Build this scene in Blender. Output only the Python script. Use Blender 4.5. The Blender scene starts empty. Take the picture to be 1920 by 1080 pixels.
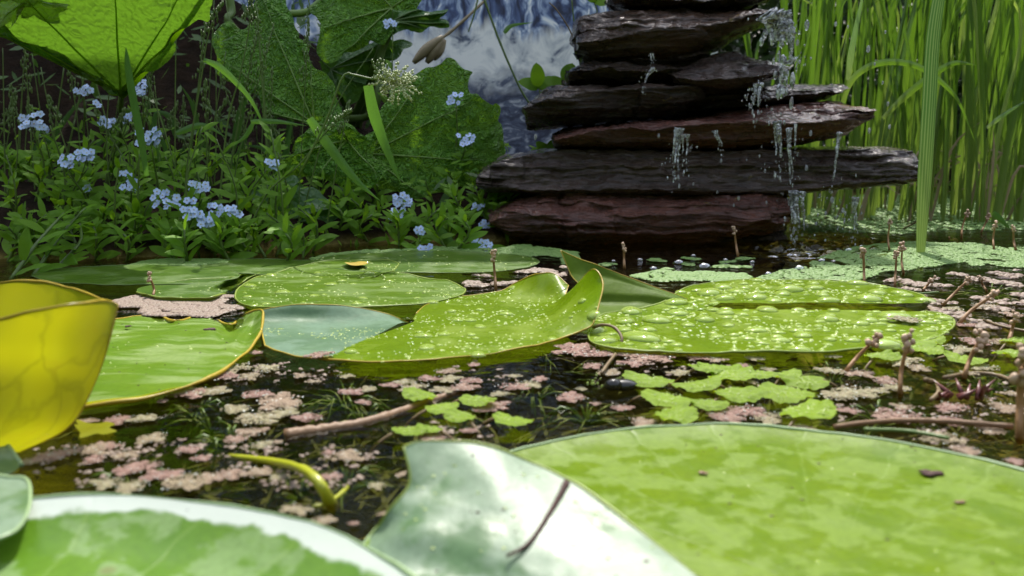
import bpy, math, random
from mathutils import Vector, Matrix, noise as mn
R = math.radians
random.seed(7)
RND = random.Random(11)
sc = bpy.context.scene
C = sc.collection

# ------------------------------------------------------------------ camera, sky, sun, exposure
CAM_H, PITCH, FPX = 0.11, math.atan(270 / 1600.0), 1600.0
cd = bpy.data.cameras.new('camera'); cam = bpy.data.objects.new('camera', cd); C.objects.link(cam)
cd.sensor_width = 36; cd.lens = 30.0; cd.clip_start = 0.01; cd.clip_end = 500
cam.location = (0, 0, CAM_H); cam.rotation_euler = (math.pi / 2 - PITCH, 0, 0)
cd.dof.use_dof = True; cd.dof.focus_distance = 0.66; cd.dof.aperture_fstop = 14.0
sc.camera = cam
SUN_EL, SUN_AZ = R(57), R(4)          # azimuth measured from +Y, clockwise
W = bpy.data.worlds.new("World"); sc.world = W; W.use_nodes = True
wn = W.node_tree; wn.nodes.clear()
sky = wn.nodes.new('ShaderNodeTexSky'); sky.sky_type = 'NISHITA'; sky.sun_disc = False
sky.sun_elevation = SUN_EL; sky.sun_rotation = SUN_AZ
sky.air_density = 1.0; sky.dust_density = 1.5; sky.ozone_density = 1.0
bg = wn.nodes.new('ShaderNodeBackground'); bg.inputs[1].default_value = 0.15
wo = wn.nodes.new('ShaderNodeOutputWorld')
hs = wn.nodes.new('ShaderNodeHueSaturation'); hs.inputs['Saturation'].default_value = .5   # sky desaturated to take the blue out of the shade
wn.links.new(sky.outputs[0], hs.inputs['Color']); wn.links.new(hs.outputs[0], bg.inputs[0]); wn.links.new(bg.outputs[0], wo.inputs[0])
sd = bpy.data.lights.new('sun', 'SUN'); sd.energy = 2.35; sd.angle = R(0.53); sd.color = (1, 0.96, 0.88)
sun = bpy.data.objects.new('sun', sd); C.objects.link(sun)
sdir = Vector((math.sin(SUN_AZ) * math.cos(SUN_EL), math.cos(SUN_AZ) * math.cos(SUN_EL), math.sin(SUN_EL)))
sun.rotation_euler = sdir.to_track_quat('Z', 'Y').to_euler(); sun.location = sdir * 5
sc.view_settings.view_transform = 'Standard'; sc.view_settings.look = 'None'
sc.view_settings.exposure = 1.5; sc.view_settings.gamma = 1; sc.view_settings.use_curve_mapping = False
sc.render.engine = 'CYCLES'
cy = sc.cycles
cy.use_denoising = True
try: cy.denoiser = 'OPENIMAGEDENOISE'
except Exception: pass
cy.max_bounces = 10; cy.diffuse_bounces = 4; cy.glossy_bounces = 4; cy.transmission_bounces = 8; cy.transparent_max_bounces = 24
cy.caustics_reflective = False; cy.caustics_refractive = False
cy.sample_clamp_indirect = 6

# ------------------------------------------------------------------ sight lines: photo pixel -> place in the pond
UP = Vector((0, math.sin(PITCH), math.cos(PITCH))); FW = Vector((0, math.cos(PITCH), -math.sin(PITCH)))
CAM = Vector((0, 0, CAM_H))
def ray(px, py): return Vector((1, 0, 0)) * ((px - 960) / FPX) + UP * ((540 - py) / FPX) + FW
def G(px, py, z=0.0):
    d = ray(px, py); return CAM + d * ((z - CAM_H) / d.z)
def D(px, py, Y):
    d = ray(px, py); return CAM + d * (Y / d.y)
def P(t, z=0.004):
    if len(t) == 4: return G(t[0], t[1], t[3])
    return D(*t) if len(t) == 3 else G(t[0], t[1], z)
def pix(p):
    v = p - CAM; f = v.dot(FW); return 960 + v.x / f * FPX, 540 - v.dot(UP) / f * FPX

# ------------------------------------------------------------------ object helpers
def tag(o, label=None, cat=None, group=None, kind=None):
    if label: o['label'] = label
    if cat: o['category'] = cat
    if group: o['group'] = group
    if kind: o['kind'] = kind
    return o
def thing(name, label, cat, loc, group=None):
    o = bpy.data.objects.new(name, None); C.objects.link(o); o.location = loc; o.empty_display_size = 0.01
    return tag(o, label, cat, group)
def mk_mesh(name, V, F, mats, idx=None, smooth=True, uv=None):
    me = bpy.data.meshes.new(name); me.from_pydata([tuple(v) for v in V], [], F)
    for m in (mats if isinstance(mats, (list, tuple)) else [mats]): me.materials.append(m)
    if idx: me.polygons.foreach_set('material_index', idx)
    if smooth: me.polygons.foreach_set('use_smooth', [True] * len(me.polygons))
    if uv:
        l = me.uv_layers.new(name='UVMap'); buf = []
        for lp in me.loops: buf += uv[lp.vertex_index]
        l.data.foreach_set('uv', buf)
    me.update(); return me
def link(name, me, parent=None, mw=None):
    o = bpy.data.objects.new(name, me); C.objects.link(o)
    if parent is not None: o.parent = parent
    if mw is not None: o.matrix_local = mw
    return o
def solid(name, V, F, mats, parent=None, base=None, idx=None, smooth=True, uv=None):
    """mesh object from world points; its origin goes to base (or to the thing that owns it)"""
    b = Vector(parent.location) if parent is not None and parent.type == 'EMPTY' else (base or Vector((0, 0, 0)))
    V = [Vector(v) - b for v in V]
    o = link(name, mk_mesh(name, V, F, mats, idx, smooth, uv), parent)
    if parent is None: o.location = b
    return o
class MB:
    def __init__(s): s.V = []; s.F = []; s.I = []
    def add(s, V, F, mi=0):
        n = len(s.V); s.V += [Vector(v) for v in V]; s.F += [tuple(i + n for i in f) for f in F]; s.I += [mi] * len(F)
    def build(s, name, mats, parent=None, base=None, smooth=True): return solid(name, s.V, s.F, mats, parent, base, s.I, smooth)

def crom(p, t):
    n = len(p)
    if n == 1: return p[0].copy()
    x = max(0, min(t, 1)) * (n - 1); i = min(int(x), n - 2); u = x - i
    a = p[i - 1] if i > 0 else p[i] * 2 - p[i + 1]; b = p[i]; c = p[i + 1]; d = p[i + 2] if i + 2 < n else p[i + 1] * 2 - p[i]
    return 0.5 * ((2 * b) + (c - a) * u + (2 * a - 5 * b + 4 * c - d) * u * u + (3 * b - a - 3 * c + d) * u ** 3)
def grid(nu, nv): return [(j * (nu + 1) + i, j * (nu + 1) + i + 1, (j + 1) * (nu + 1) + i + 1, (j + 1) * (nu + 1) + i) for j in range(nv) for i in range(nu)]
def patch(rows, nu=40, nv=30, wob=0.0006, z=0.004):
    rr = [[P(t, z) for t in r] for r in rows]
    rs = [[crom(r, i / nu) for i in range(nu + 1)] for r in rr]
    V = []
    for j in range(nv + 1):
        for i in range(nu + 1):
            p = crom([r[i] for r in rs], j / nv)
            if wob: p = p + Vector((0, 0, mn.noise(p * 45) * wob * 1.5 + mn.noise(p * 130) * wob * .5))
            V.append(p)
    return V, grid(nu, nv), [(i / nu, j / nv) for j in range(nv + 1) for i in range(nu + 1)]
def edge_of(V, nu, nv, sides='fbrl'):
    row = lambda j: [V[j * (nu + 1) + i] for i in range(nu + 1)]
    col = lambda i: [V[j * (nu + 1) + i] for j in range(nv + 1)]
    d = {'f': row(0), 'b': row(nv), 'l': col(0), 'r': col(nu)}
    return [d[s] for s in sides]
def tube(pts, rad, n=6, cap=True):
    """rad: number or list"""
    V, F = [], []; m = len(pts); pts = [Vector(p) for p in pts]
    ref = Vector((0, 0, 1)); prev = None
    for i, p in enumerate(pts):
        t = (pts[min(i + 1, m - 1)] - pts[max(i - 1, 0)]).normalized()
        if prev is None:
            a = t.cross(ref if abs(t.dot(ref)) < .95 else Vector((1, 0, 0))).normalized()
        else:
            a = (prev - t * prev.dot(t)); a = a.normalized() if a.length > 1e-6 else prev
        prev = a; b = t.cross(a); r = rad[i] if isinstance(rad, (list, tuple)) else rad
        for k in range(n):
            w = 2 * math.pi * k / n; V.append(p + (a * math.cos(w) + b * math.sin(w)) * r)
    for i in range(m - 1):
        for k in range(n): F.append((i * n + k, i * n + (k + 1) % n, (i + 1) * n + (k + 1) % n, (i + 1) * n + k))
    if cap: F.append(tuple(range(n))[::-1]); F.append(tuple((m - 1) * n + k for k in range(n)))
    return V, F
def spline(pts, n): return [crom(pts, i / n) for i in range(n + 1)]
def blob(c, r, seed=0, lon=7, lat=4, sq=(1, 1, 1), jit=.2, half=False):
    V, F = [], []; rn = random.Random(seed); c = Vector(c)
    l0 = 0.0 if half else -math.pi / 2
    V.append(c + Vector((0, 0, r * sq[2])))
    for j in range(1, lat + (1 if half else 0)):
        la = math.pi / 2 - (math.pi / 2 - l0) * j / lat
        for k in range(lon):
            w = 2 * math.pi * (k + .5 * (j % 2)) / lon; q = r * (1 + rn.uniform(-jit, jit))
            V.append(c + Vector((q * math.cos(la) * math.cos(w) * sq[0], q * math.cos(la) * math.sin(w) * sq[1], r * math.sin(la) * sq[2])))
    nr = lat if half else lat - 1
    for k in range(lon): F.append((0, 1 + k, 1 + (k + 1) % lon))
    for j in range(nr - 1):
        for k in range(lon):
            a = 1 + j * lon; F.append((a + k, a + lon + k, a + lon + (k + 1) % lon, a + (k + 1) % lon))
    if not half:
        V.append(c - Vector((0, 0, r * sq[2]))); e = len(V) - 1; a = 1 + (nr - 1) * lon
        for k in range(lon): F.append((e, a + (k + 1) % lon, a + k))
    return V, F
ORD = ['leftmost', 'second', 'third', 'fourth', 'fifth', 'sixth', 'seventh', 'eighth', 'ninth', 'tenth', 'eleventh', 'twelfth', 'thirteenth', 'fourteenth', 'fifteenth', 'sixteenth', 'seventeenth', 'eighteenth', 'nineteenth', 'twentieth',
       'twenty-first', 'twenty-second', 'twenty-third', 'twenty-fourth', 'twenty-fifth', 'twenty-sixth', 'twenty-seventh', 'twenty-eighth', 'twenty-ninth', 'thirtieth']
def autolabel(items):
    """items: (object, phrase, px). Look-alikes get their order from the left."""
    by = {}
    for o, d, x in items: by.setdefault(d, []).append((x, o))
    for d, l in by.items():
        l.sort(key=lambda q: q[0])
        for i, (x, o) in enumerate(l):
            o['label'] = d if len(l) == 1 else d + (', leftmost such' if i == 0 else ', %s from left' % ORD[min(i, len(ORD) - 1)])

# ------------------------------------------------------------------ materials
class NT:
    def __init__(s, name):
        s.m = bpy.data.materials.new(name); s.m.use_nodes = True; s.t = s.m.node_tree; s.t.nodes.clear()
        s.out = s.n('ShaderNodeOutputMaterial')
    def n(s, kind, **kw):
        o = s.t.nodes.new(kind)
        for k, v in kw.items(): setattr(o, k, v)
        return o
    def put(s, sock, v):
        if hasattr(v, 'is_output') or isinstance(v, bpy.types.NodeSocket): s.t.links.new(v, sock)
        elif isinstance(v, (tuple, list)) and len(v) == 3 and sock.type == 'RGBA': sock.default_value = (*v, 1)
        else: sock.default_value = v
    def obj(s): return s.n('ShaderNodeTexCoord').outputs['Object']
    def uv(s): return s.n('ShaderNodeTexCoord').outputs['UV']
    def rnd(s): return s.n('ShaderNodeObjectInfo').outputs['Random']
    def scale(s, v, xyz):
        o = s.n('ShaderNodeMapping'); s.put(o.inputs['Vector'], v); o.inputs['Scale'].default_value = xyz; return o.outputs[0]
    def noise(s, v, sc_, det=4, rough=.55, dist=0, col=False):
        o = s.n('ShaderNodeTexNoise'); s.put(o.inputs['Vector'], v)
        for k, q in (('Scale', sc_), ('Detail', det), ('Roughness', rough), ('Distortion', dist)): o.inputs[k].default_value = q
        return o.outputs['Color' if col else 'Fac']
    def vor(s, v, sc_, feat='F1', rand=1):
        o = s.n('ShaderNodeTexVoronoi', feature=feat); s.put(o.inputs['Vector'], v); o.inputs['Scale'].default_value = sc_; o.inputs['Randomness'].default_value = rand
        return o.outputs['Distance']
    def wave(s, v, sc_, dist=0, det=2, prof='SIN', dirn='X'):
        o = s.n('ShaderNodeTexWave', wave_profile=prof, bands_direction=dirn); s.put(o.inputs['Vector'], v); o.inputs['Scale'].default_value = sc_; o.inputs['Distortion'].default_value = dist; o.inputs['Detail'].default_value = det
        return o.outputs['Fac']
    def ramp(s, f, st, interp='LINEAR'):
        o = s.n('ShaderNodeValToRGB'); s.put(o.inputs[0], f); cr = o.color_ramp; cr.interpolation = interp
        while len(cr.elements) < len(st): cr.elements.new(.5)
        for e, (p_, c_) in zip(cr.elements, st):
            e.position = p_; e.color = (*c_, 1) if isinstance(c_, (tuple, list)) else (c_, c_, c_, 1)
        return o.outputs[0]
    def mix(s, f, a, b, mode='MIX'):
        o = s.n('ShaderNodeMix', data_type='RGBA', blend_type=mode); s.put(o.inputs[0], f); s.put(o.inputs[6], a); s.put(o.inputs[7], b); return o.outputs[2]
    def math(s, op, a, b=0.5):
        o = s.n('ShaderNodeMath', operation=op); s.put(o.inputs[0], a); s.put(o.inputs[1], b); return o.outputs[0]
    def sep(s, v):
        o = s.n('ShaderNodeSeparateXYZ'); s.put(o.inputs[0], v); return o.outputs
    def bump(s, h, st=.3, d=.002, nrm=None):
        o = s.n('ShaderNodeBump'); s.put(o.inputs['Height'], h); o.inputs['Strength'].default_value = st; o.inputs['Distance'].default_value = d
        if nrm: s.put(o.inputs['Normal'], nrm)
        return o.outputs[0]
    def bsdf(s, col, rough=.5, nrm=None, **kw):
        o = s.n('ShaderNodeBsdfPrincipled'); s.put(o.inputs['Base Color'], col); s.put(o.inputs['Roughness'], rough)
        if nrm: s.put(o.inputs['Normal'], nrm)
        for k, v in kw.items(): s.put(o.inputs[k.replace('_', ' ')], v)
        return o.outputs[0]
    def mixs(s, f, a, b):
        o = s.n('ShaderNodeMixShader'); s.put(o.inputs[0], f); s.put(o.inputs[1], a); s.put(o.inputs[2], b); return o.outputs[0]
    def trans(s, col, nrm=None):
        o = s.n('ShaderNodeBsdfTranslucent'); s.put(o.inputs[0], col)
        if nrm: s.put(o.inputs['Normal'], nrm)
        return o.outputs[0]
    def done(s, sh): s.t.links.new(sh, s.out.inputs[0]); return s.m

def leaf_mat(name, c1, c2, tr, tf=.35, rough=.38, sc_=60, bump_sc=300, bst=.15, var=.25, wax=None, waxsc=45, waxlo=.52, spots=True, spec=.5, band=None, veins=0, strch=(.8, 1, 1), wedge=.07):
    s = NT(name); o = s.obj(); r = s.rnd()
    f = s.noise(o, sc_, 5); col = s.mix(s.ramp(f, [(.3, 0), (.7, 1)]), c1, c2)
    col = s.mix(s.math('MULTIPLY', r, var), col, (c1[0] * .45, c1[1] * .5, c1[2] * .4))
    rg = rough
    if wax:
        wf = s.math('ADD', s.math('MULTIPLY', s.noise(s.scale(o, strch), waxsc, 8, .62, .25), .75), s.math('MULTIPLY', s.noise(o, waxsc * .3, 3), .25))
        wm = s.ramp(wf, [(waxlo - .03, 0), (waxlo + wedge, 1)])
        col = s.mix(s.math('MULTIPLY', wm, .75), col, wax)
        rg = s.mix(wm, (rough * .85,) * 3, (min(1, rough * 1.35),) * 3)
    if spots:
        sp = s.ramp(s.vor(o, 26), [(.035, 1), (.07, 0)])
        col = s.mix(s.math('MULTIPLY', sp, .5), col, (.13, .09, .015))
    col = s.mix(s.ramp(s.noise(o, 420, 3), [(.35, .22), (.6, 0)]), col, tuple(q * .5 for q in c1))
    vh = None
    if veins:
        uu = s.sep(s.uv()); fr = s.math('ABSOLUTE', s.math('SUBTRACT', s.math('FRACT', s.math('ADD', s.math('MULTIPLY', uu[0], veins), s.math('MULTIPLY', s.noise(o, 30, 3), .5))), .5))
        vh = s.ramp(fr, [(.0, 1), (.035, 0)]); col = s.mix(s.math('MULTIPLY', vh, .2), col, (.3, .42, .12))
        vh = s.math('MULTIPLY', vh, -.25)
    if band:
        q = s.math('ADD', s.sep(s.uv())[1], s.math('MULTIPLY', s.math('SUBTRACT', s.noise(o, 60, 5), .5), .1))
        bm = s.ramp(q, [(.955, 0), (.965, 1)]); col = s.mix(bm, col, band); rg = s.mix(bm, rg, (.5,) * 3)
    nb = s.bump(s.math('ADD', s.noise(o, bump_sc, 4), vh) if vh else s.noise(o, bump_sc, 4), bst, .001)
    sh = s.bsdf(col, rg, nb, Specular_IOR_Level=spec)
    return s.done(s.mixs(tf, sh, s.trans(s.mix(.5, s.mix(1, col, (1.6, 1.6, 1.2), 'MULTIPLY'), tr), nb)))
def plain(name, col, rough=.6, var=0, nsc=80, c2=None, bst=.2, bsc=200, **kw):
    s = NT(name); o = s.obj()
    c = s.mix(s.noise(o, nsc, 4), col, c2 or tuple(x * .6 for x in col))
    if var: c = s.mix(s.math('MULTIPLY', s.rnd(), var), c, tuple(x * .4 for x in col))
    return s.done(s.bsdf(c, rough, s.bump(s.noise(o, bsc, 3), bst, .001), **kw))
PADG = leaf_mat('pad_green', (.12, .215, .003), (.175, .265, .005), (.34, .45, .006), .36, .36, 40, 120, .3, 0, wax=(.205, .31, .04), waxsc=95, waxlo=.51, wedge=.015, spec=.2, veins=22)
PADWAX = leaf_mat('pad_waxy', (.11, .23, .006), (.15, .26, .01), (.3, .44, .015), .32, .42, 30, 90, .3, 0, wax=(.25, .35, .10), waxsc=60, waxlo=.52, spec=.3, strch=(.35, 1.7, 1))
PADRIM = leaf_mat('pad_dry_glare_rim', (.08, .2, .005), (.12, .245, .01), (.24, .44, .012), .3, .42, 30, 90, .3, 0, wax=(.2, .32, .11), waxsc=80, waxlo=.52, wedge=.02, spec=.4, band=(.62, .68, .6), veins=22)  # dry wax band on the rim, sun glare painted into its white
PADMID = leaf_mat('pad_bright', (.15, .26, .005), (.2, .31, .006), (.4, .5, .006), .42, .3, 30, 160, .3, 0, wax=(.24, .35, .02), waxsc=40, waxlo=.54, spec=.27)
PADMD2 = leaf_mat('pad_mid_green', (.10, .2, .008), (.14, .24, .01), (.26, .4, .01), .38, .34, 30, 160, .35, 0, wax=(.17, .27, .05), waxsc=50, waxlo=.5, spec=.3, strch=(.5, 1.5, 1))
PADDK = leaf_mat('pad_painted_shade', (.07, .15, .012), (.11, .2, .016), (.18, .32, .01), .3, .35, 40, 160, .3, .2, wax=(.13, .21, .05), waxsc=50, spec=.4)  # shade over the back pads put into a darker green
PADBLUE = leaf_mat('pad_glaucous', (.09, .175, .07), (.115, .2, .08), (.2, .33, .08), .22, .33, 40, 90, .45, 0, wax=(.21, .29, .2), waxsc=45, waxlo=.46, wedge=.04, spec=.45)
PADLOBE = leaf_mat('pad_lobe_sky_tint', (.085, .16, .085), (.10, .19, .09), (.18, .32, .05), .22, .55, 40, 160, .3, 0, wax=(.15, .24, .16), waxsc=40, waxlo=.5, spec=.22)  # blue-grey sky reflection on the lobe put into its colour
PADOLV = leaf_mat('pad_olive', (.09, .17, .006), (.12, .2, .008), (.36, .48, .006), .45, .5, 30, 160, .3, 0, spec=.2)
def yellow_mat():
    s = NT('pad_yellow'); u = s.uv(); o = s.obj()
    ve = s.ramp(s.vor(s.mix(.22, s.scale(u, (1, .8, 1)), s.noise(u, 3, 3, col=True)), 3.6, 'DISTANCE_TO_EDGE'), [(.0, 1), (.06, 0)])
    col = s.mix(s.noise(o, 25, 4), (.36, .33, .006), (.29, .33, .008))
    col = s.mix(s.math('MULTIPLY', ve, .45), col, (.17, .19, .006)); col = s.mix(s.math('MULTIPLY', s.ramp(s.noise(o, 55, 6, .65), [(.55, 0), (.75, 1)]), .25), col, (.3, .2, .01))
    nb = s.bump(s.math('ADD', s.noise(o, 160, 3), ve), .15, .001)
    return s.done(s.mixs(.5, s.bsdf(col, .35, nb), s.trans(s.mix(1, col, (1.35, 1.3, 1), 'MULTIPLY'))))
PADYEL = yellow_mat()
GOLD = plain('pad_rim_gold', (.42, .30, .01), .4); RIMG = plain('pad_rim_green', (.22, .3, .03), .4); RIMP = plain('pad_rim_pale', (.30, .42, .2), .35)
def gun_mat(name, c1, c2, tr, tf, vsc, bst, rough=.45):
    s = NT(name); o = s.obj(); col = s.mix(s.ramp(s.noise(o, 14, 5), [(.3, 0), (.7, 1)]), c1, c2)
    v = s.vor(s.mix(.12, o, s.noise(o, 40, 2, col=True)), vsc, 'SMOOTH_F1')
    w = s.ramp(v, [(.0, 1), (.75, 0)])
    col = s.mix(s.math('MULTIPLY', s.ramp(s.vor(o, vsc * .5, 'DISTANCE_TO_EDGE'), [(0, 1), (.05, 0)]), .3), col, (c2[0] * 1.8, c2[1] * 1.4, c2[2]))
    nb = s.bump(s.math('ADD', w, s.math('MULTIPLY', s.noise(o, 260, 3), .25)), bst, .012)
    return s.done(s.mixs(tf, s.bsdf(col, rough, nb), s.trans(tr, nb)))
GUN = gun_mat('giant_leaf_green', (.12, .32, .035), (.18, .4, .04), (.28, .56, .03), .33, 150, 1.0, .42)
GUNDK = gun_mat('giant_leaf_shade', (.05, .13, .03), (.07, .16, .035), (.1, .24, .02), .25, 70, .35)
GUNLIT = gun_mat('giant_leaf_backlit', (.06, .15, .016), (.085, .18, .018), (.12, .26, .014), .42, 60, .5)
GUNPALE = gun_mat('giant_leaf_painted_sun', (.3, .4, .2), (.36, .46, .26), (.6, .7, .4), .6, 90, .6)  # sunlight on the curled margin put into a pale leaf colour
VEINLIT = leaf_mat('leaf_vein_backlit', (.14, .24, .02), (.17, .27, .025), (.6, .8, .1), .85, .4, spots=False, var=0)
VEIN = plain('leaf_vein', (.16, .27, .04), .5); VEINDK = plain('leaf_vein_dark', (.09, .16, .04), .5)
FORG = leaf_mat('herb_leaf', (.13, .29, .016), (.2, .37, .02), (.32, .56, .02), .45, .55, 60, 400, .2, .6, spots=False, spec=.25)
UNDER = leaf_mat('undergrowth_leaf', (.05, .12, .02), (.085, .17, .028), (.12, .24, .015), .38, .5, 30, 200, .2, .3, spots=False)
STEM = plain('herb_stem', (.12, .2, .035), .5, .4); STEMBR = plain('brown_stem', (.2, .13, .05), .6, .4)
GRASS = leaf_mat('grass_blade', (.08, .2, .03), (.11, .25, .035), (.18, .38, .03), .35, .35, 20, 300, .15, .3, spots=False)
GRASSDK = leaf_mat('grass_blade_dark', (.05, .13, .025), (.075, .17, .03), (.12, .26, .02), .35, .45, 20, 300, .15, .5, spots=False, spec=.3)
def reed_mat(name, c1, c2, stripe):
    s = NT(name); u = s.uv(); r = s.rnd(); x = s.sep(u)
    f = s.ramp(s.noise(s.scale(u, (9, .4, 1)), 2.2, 3), [(.35, 0), (.65, 1)])
    col = s.mix(f, c1, c2)
    st = s.ramp(s.wave(s.scale(u, (1, 0, 0)), 1.7, 1.2, 2), [(.5, 0), (.95, 1)])
    col = s.mix(s.math('MULTIPLY', st, stripe), col, (.45, .55, .32))
    col = s.mix(s.math('MULTIPLY', r, .7), col, (c1[0] * .35, c1[1] * .42, c1[2] * .5))
    base = s.ramp(x[1], [(.02, 1), (.4, 0)]); col = s.mix(s.math('MULTIPLY', base, .35), col, (.3, .36, .12))
    nb = s.bump(s.wave(s.scale(u, (1, 0, 0)), 7, 0, 0), .1, .0003)
    return s.done(s.mixs(.36, s.bsdf(col, .32, nb), s.trans(s.mix(1, col, (1.5, 1.5, .8), 'MULTIPLY'))))
REED = reed_mat('reed_green', (.075, .175, .01), (.145, .26, .02), .1)
REEDPALE = reed_mat('reed_pale', (.2, .3, .05), (.28, .38, .09), .25)
REEDST = reed_mat('reed_striped', (.06, .16, .04), (.09, .2, .055), .55)
def azolla_mat(name, a, b, c, gsc=500):
    s = NT(name); o = s.obj(); g = s.n('ShaderNodeNewGeometry').outputs['Random Per Island']; r = s.rnd()
    col = s.mix(s.ramp(r, [(.35, 0), (.8, 1)]), a, b); col = s.mix(s.math('MULTIPLY', g, .55), col, c)
    col = s.mix(s.ramp(s.math('FRACT', s.math('MULTIPLY', g, 7.3)), [(.0, .25), (.4, 0)]), col, tuple(q * .35 for q in a))
    nb = s.bump(s.noise(o, gsc, 3), .5, .0015)
    return s.done(s.mixs(.15, s.bsdf(col, .5, nb, Specular_IOR_Level=.3), s.trans(col)))
AZPINK = azolla_mat('azolla_pink', (.36, .2, .165), (.36, .34, .18), (.44, .32, .23))
AZMAT = azolla_mat('azolla_mat_pink', (.26, .18, .14), (.24, .2, .14), (.3, .25, .18))
AZGREEN = azolla_mat('azolla_green', (.14, .25, .055), (.14, .25, .055), (.2, .31, .09))
CHEST = leaf_mat('toothed_leaf', (.19, .31, .004), (.27, .41, .005), (.44, .56, .005), .38, .45, 90, 300, .3, .3, spots=False, spec=.25)
def stone_mat(name, c1, c2, c3, rlo=.07, rhi=.42):
    s = NT(name); o = s.obj()
    a = s.noise(s.scale(o, (1, 1, 5)), 14, 8, .65, .4); b = s.noise(o, 5, 5)
    col = s.mix(s.ramp(a, [(.3, 0), (.65, 1)]), tuple(q * .6 for q in c1), tuple(q * 1.35 for q in c2)); col = s.mix(s.ramp(b, [(.42, 0), (.6, 1)]), col, c3)
    li = s.ramp(s.noise(o, 32, 3), [(.71, 0), (.74, 1)]); col = s.mix(s.math('MULTIPLY', li, .6), col, (.24, .19, .03))
    rg = s.ramp(s.noise(s.scale(o, (1, 1, 3)), 26, 5), [(.35, rlo), (.7, rhi)])
    h = s.math('ADD', s.noise(s.scale(o, (.5, .5, 5)), 60, 8, .7, .8), s.math('MULTIPLY', s.noise(s.scale(o, (1, 1, 2.2)), 190, 4, .6), .45))
    nb = s.bump(h, 1.0, .007)
    return s.done(s.bsdf(col, rg, nb, Specular_IOR_Level=.55, Coat_Weight=.6, Coat_Roughness=.06, Coat_IOR=1.33))
SLBLK = stone_mat('slate_black', (.028, .016, .010), (.055, .032, .02), (.032, .02, .014))
SLBRN = stone_mat('slate_brown', (.06, .029, .014), (.09, .045, .024), (.045, .024, .014))
SLRED = stone_mat('slate_purple', (.12, .04, .027), (.17, .066, .046), (.09, .036, .025))
SLGRY = stone_mat('slate_grey', (.058, .036, .027), (.095, .062, .05), (.045, .025, .017))
def water_mat():
    s = NT('pond_water'); o = s.obj()
    nb = s.bump(s.math('ADD', s.noise(s.scale(o, (1, 1.6, 1)), 22, 3), s.math('MULTIPLY', s.noise(o, 75, 2), .25)), .22, .01)
    fr = s.n('ShaderNodeFresnel'); fr.inputs[0].default_value = 1.33; s.put(fr.inputs[1], nb)
    tr = s.n('ShaderNodeBsdfTransparent'); s.put(tr.inputs[0], (.72, .72, .48))
    gl = s.n('ShaderNodeBsdfGlossy'); gl.inputs['Roughness'].default_value = .03; s.put(gl.inputs['Normal'], nb)
    return s.done(s.mixs(s.math('MULTIPLY', fr.outputs[0], .9), tr.outputs[0], gl.outputs[0]))
WATER = water_mat()
def clear_mat(name, painted_glow, tint=(.97, .99, .96), rough=.02, dc=(.5, .68, .1)):
    s = NT(name)
    fr = s.n('ShaderNodeFresnel'); fr.inputs[0].default_value = 1.4
    tr = s.n('ShaderNodeBsdfTransparent'); s.put(tr.inputs[0], tint)
    gl = s.n('ShaderNodeBsdfGlossy'); gl.inputs['Roughness'].default_value = rough
    df = s.n('ShaderNodeBsdfDiffuse'); s.put(df.inputs[0], dc)  # diffuse share stands in for light focused inside a drop
    return s.done(s.mixs(painted_glow, s.mixs(s.math('MULTIPLY', fr.outputs[0], 1.6), tr.outputs[0], gl.outputs[0]), df.outputs[0]))
BEADM = clear_mat('bead', .55, rough=.1, dc=(.9, .9, .8)); DROP = clear_mat('drop_water', .3, rough=.05, dc=(.5, .66, .12)); DEW = clear_mat('dew', .5, rough=.12, dc=(.7, .82, .3))  # white in the azolla beads stands in for sun sparkle
def glass():
    s = NT('falling_water')
    nb = s.bump(s.noise(s.obj(), 160, 3), .5, .004)
    w = s.ramp(s.noise(s.obj(), 260, 3), [(.46, .12), (.68, .75)])  # white patches: froth plus bright highlights put into the colour
    return s.done(s.mixs(w, s.bsdf((.97, 1, 1), .06, nb, Transmission_Weight=1.0, IOR=1.33), s.bsdf((.92, .96, 1), .12, nb)))
FALL = glass()
def bubble_mat():
    s = NT('bubble_film'); lw = s.n('ShaderNodeLayerWeight'); lw.inputs[0].default_value = .35
    tr = s.n('ShaderNodeBsdfTransparent'); s.put(tr.inputs[0], (.93, .96, 1)); gl = s.n('ShaderNodeBsdfGlossy'); gl.inputs['Roughness'].default_value = .05
    return s.done(s.mixs(s.math('ADD', lw.outputs['Facing'], .12), tr.outputs[0], gl.outputs[0]))
BUB = bubble_mat()
def bed_mat():
    s = NT('pond_bed_mud'); o = s.obj(); f = s.noise(o, 30, 6, .65, 1)
    col = s.ramp(f, [(.3, (.012, .012, .005)), (.55, (.045, .05, .014)), (.75, (.07, .06, .02))])
    return s.done(s.bsdf(col, .8, s.bump(f, .6, .02)))
BEDM = bed_mat()
def ground_mat():
    s = NT('bank_soil'); o = s.obj(); f = s.noise(o, 30, 8, .65); z = s.sep(o)[2]
    soil = s.ramp(f, [(.3, (.006, .004, .002)), (.7, (.026, .015, .008))])
    mud = s.ramp(f, [(.3, (.05, .042, .014)), (.55, (.2, .16, .045)), (.75, (.32, .25, .09))])
    far = s.ramp(s.noise(o, 8, 6), [(.3, (.03, .06, .015)), (.7, (.06, .11, .025))])
    col = s.mix(s.ramp(z, [(.0, 0), (.01, 1)]), mud, soil)
    d = s.n('ShaderNodeVectorMath', operation='LENGTH'); s.put(d.inputs[0], o)
    col = s.mix(s.math('GREATER_THAN', d.outputs['Value'], 4.0), col, far)
    return s.done(s.bsdf(col, .95, s.bump(f, .9, .02), Specular_IOR_Level=.1))
SOIL = ground_mat()
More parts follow.
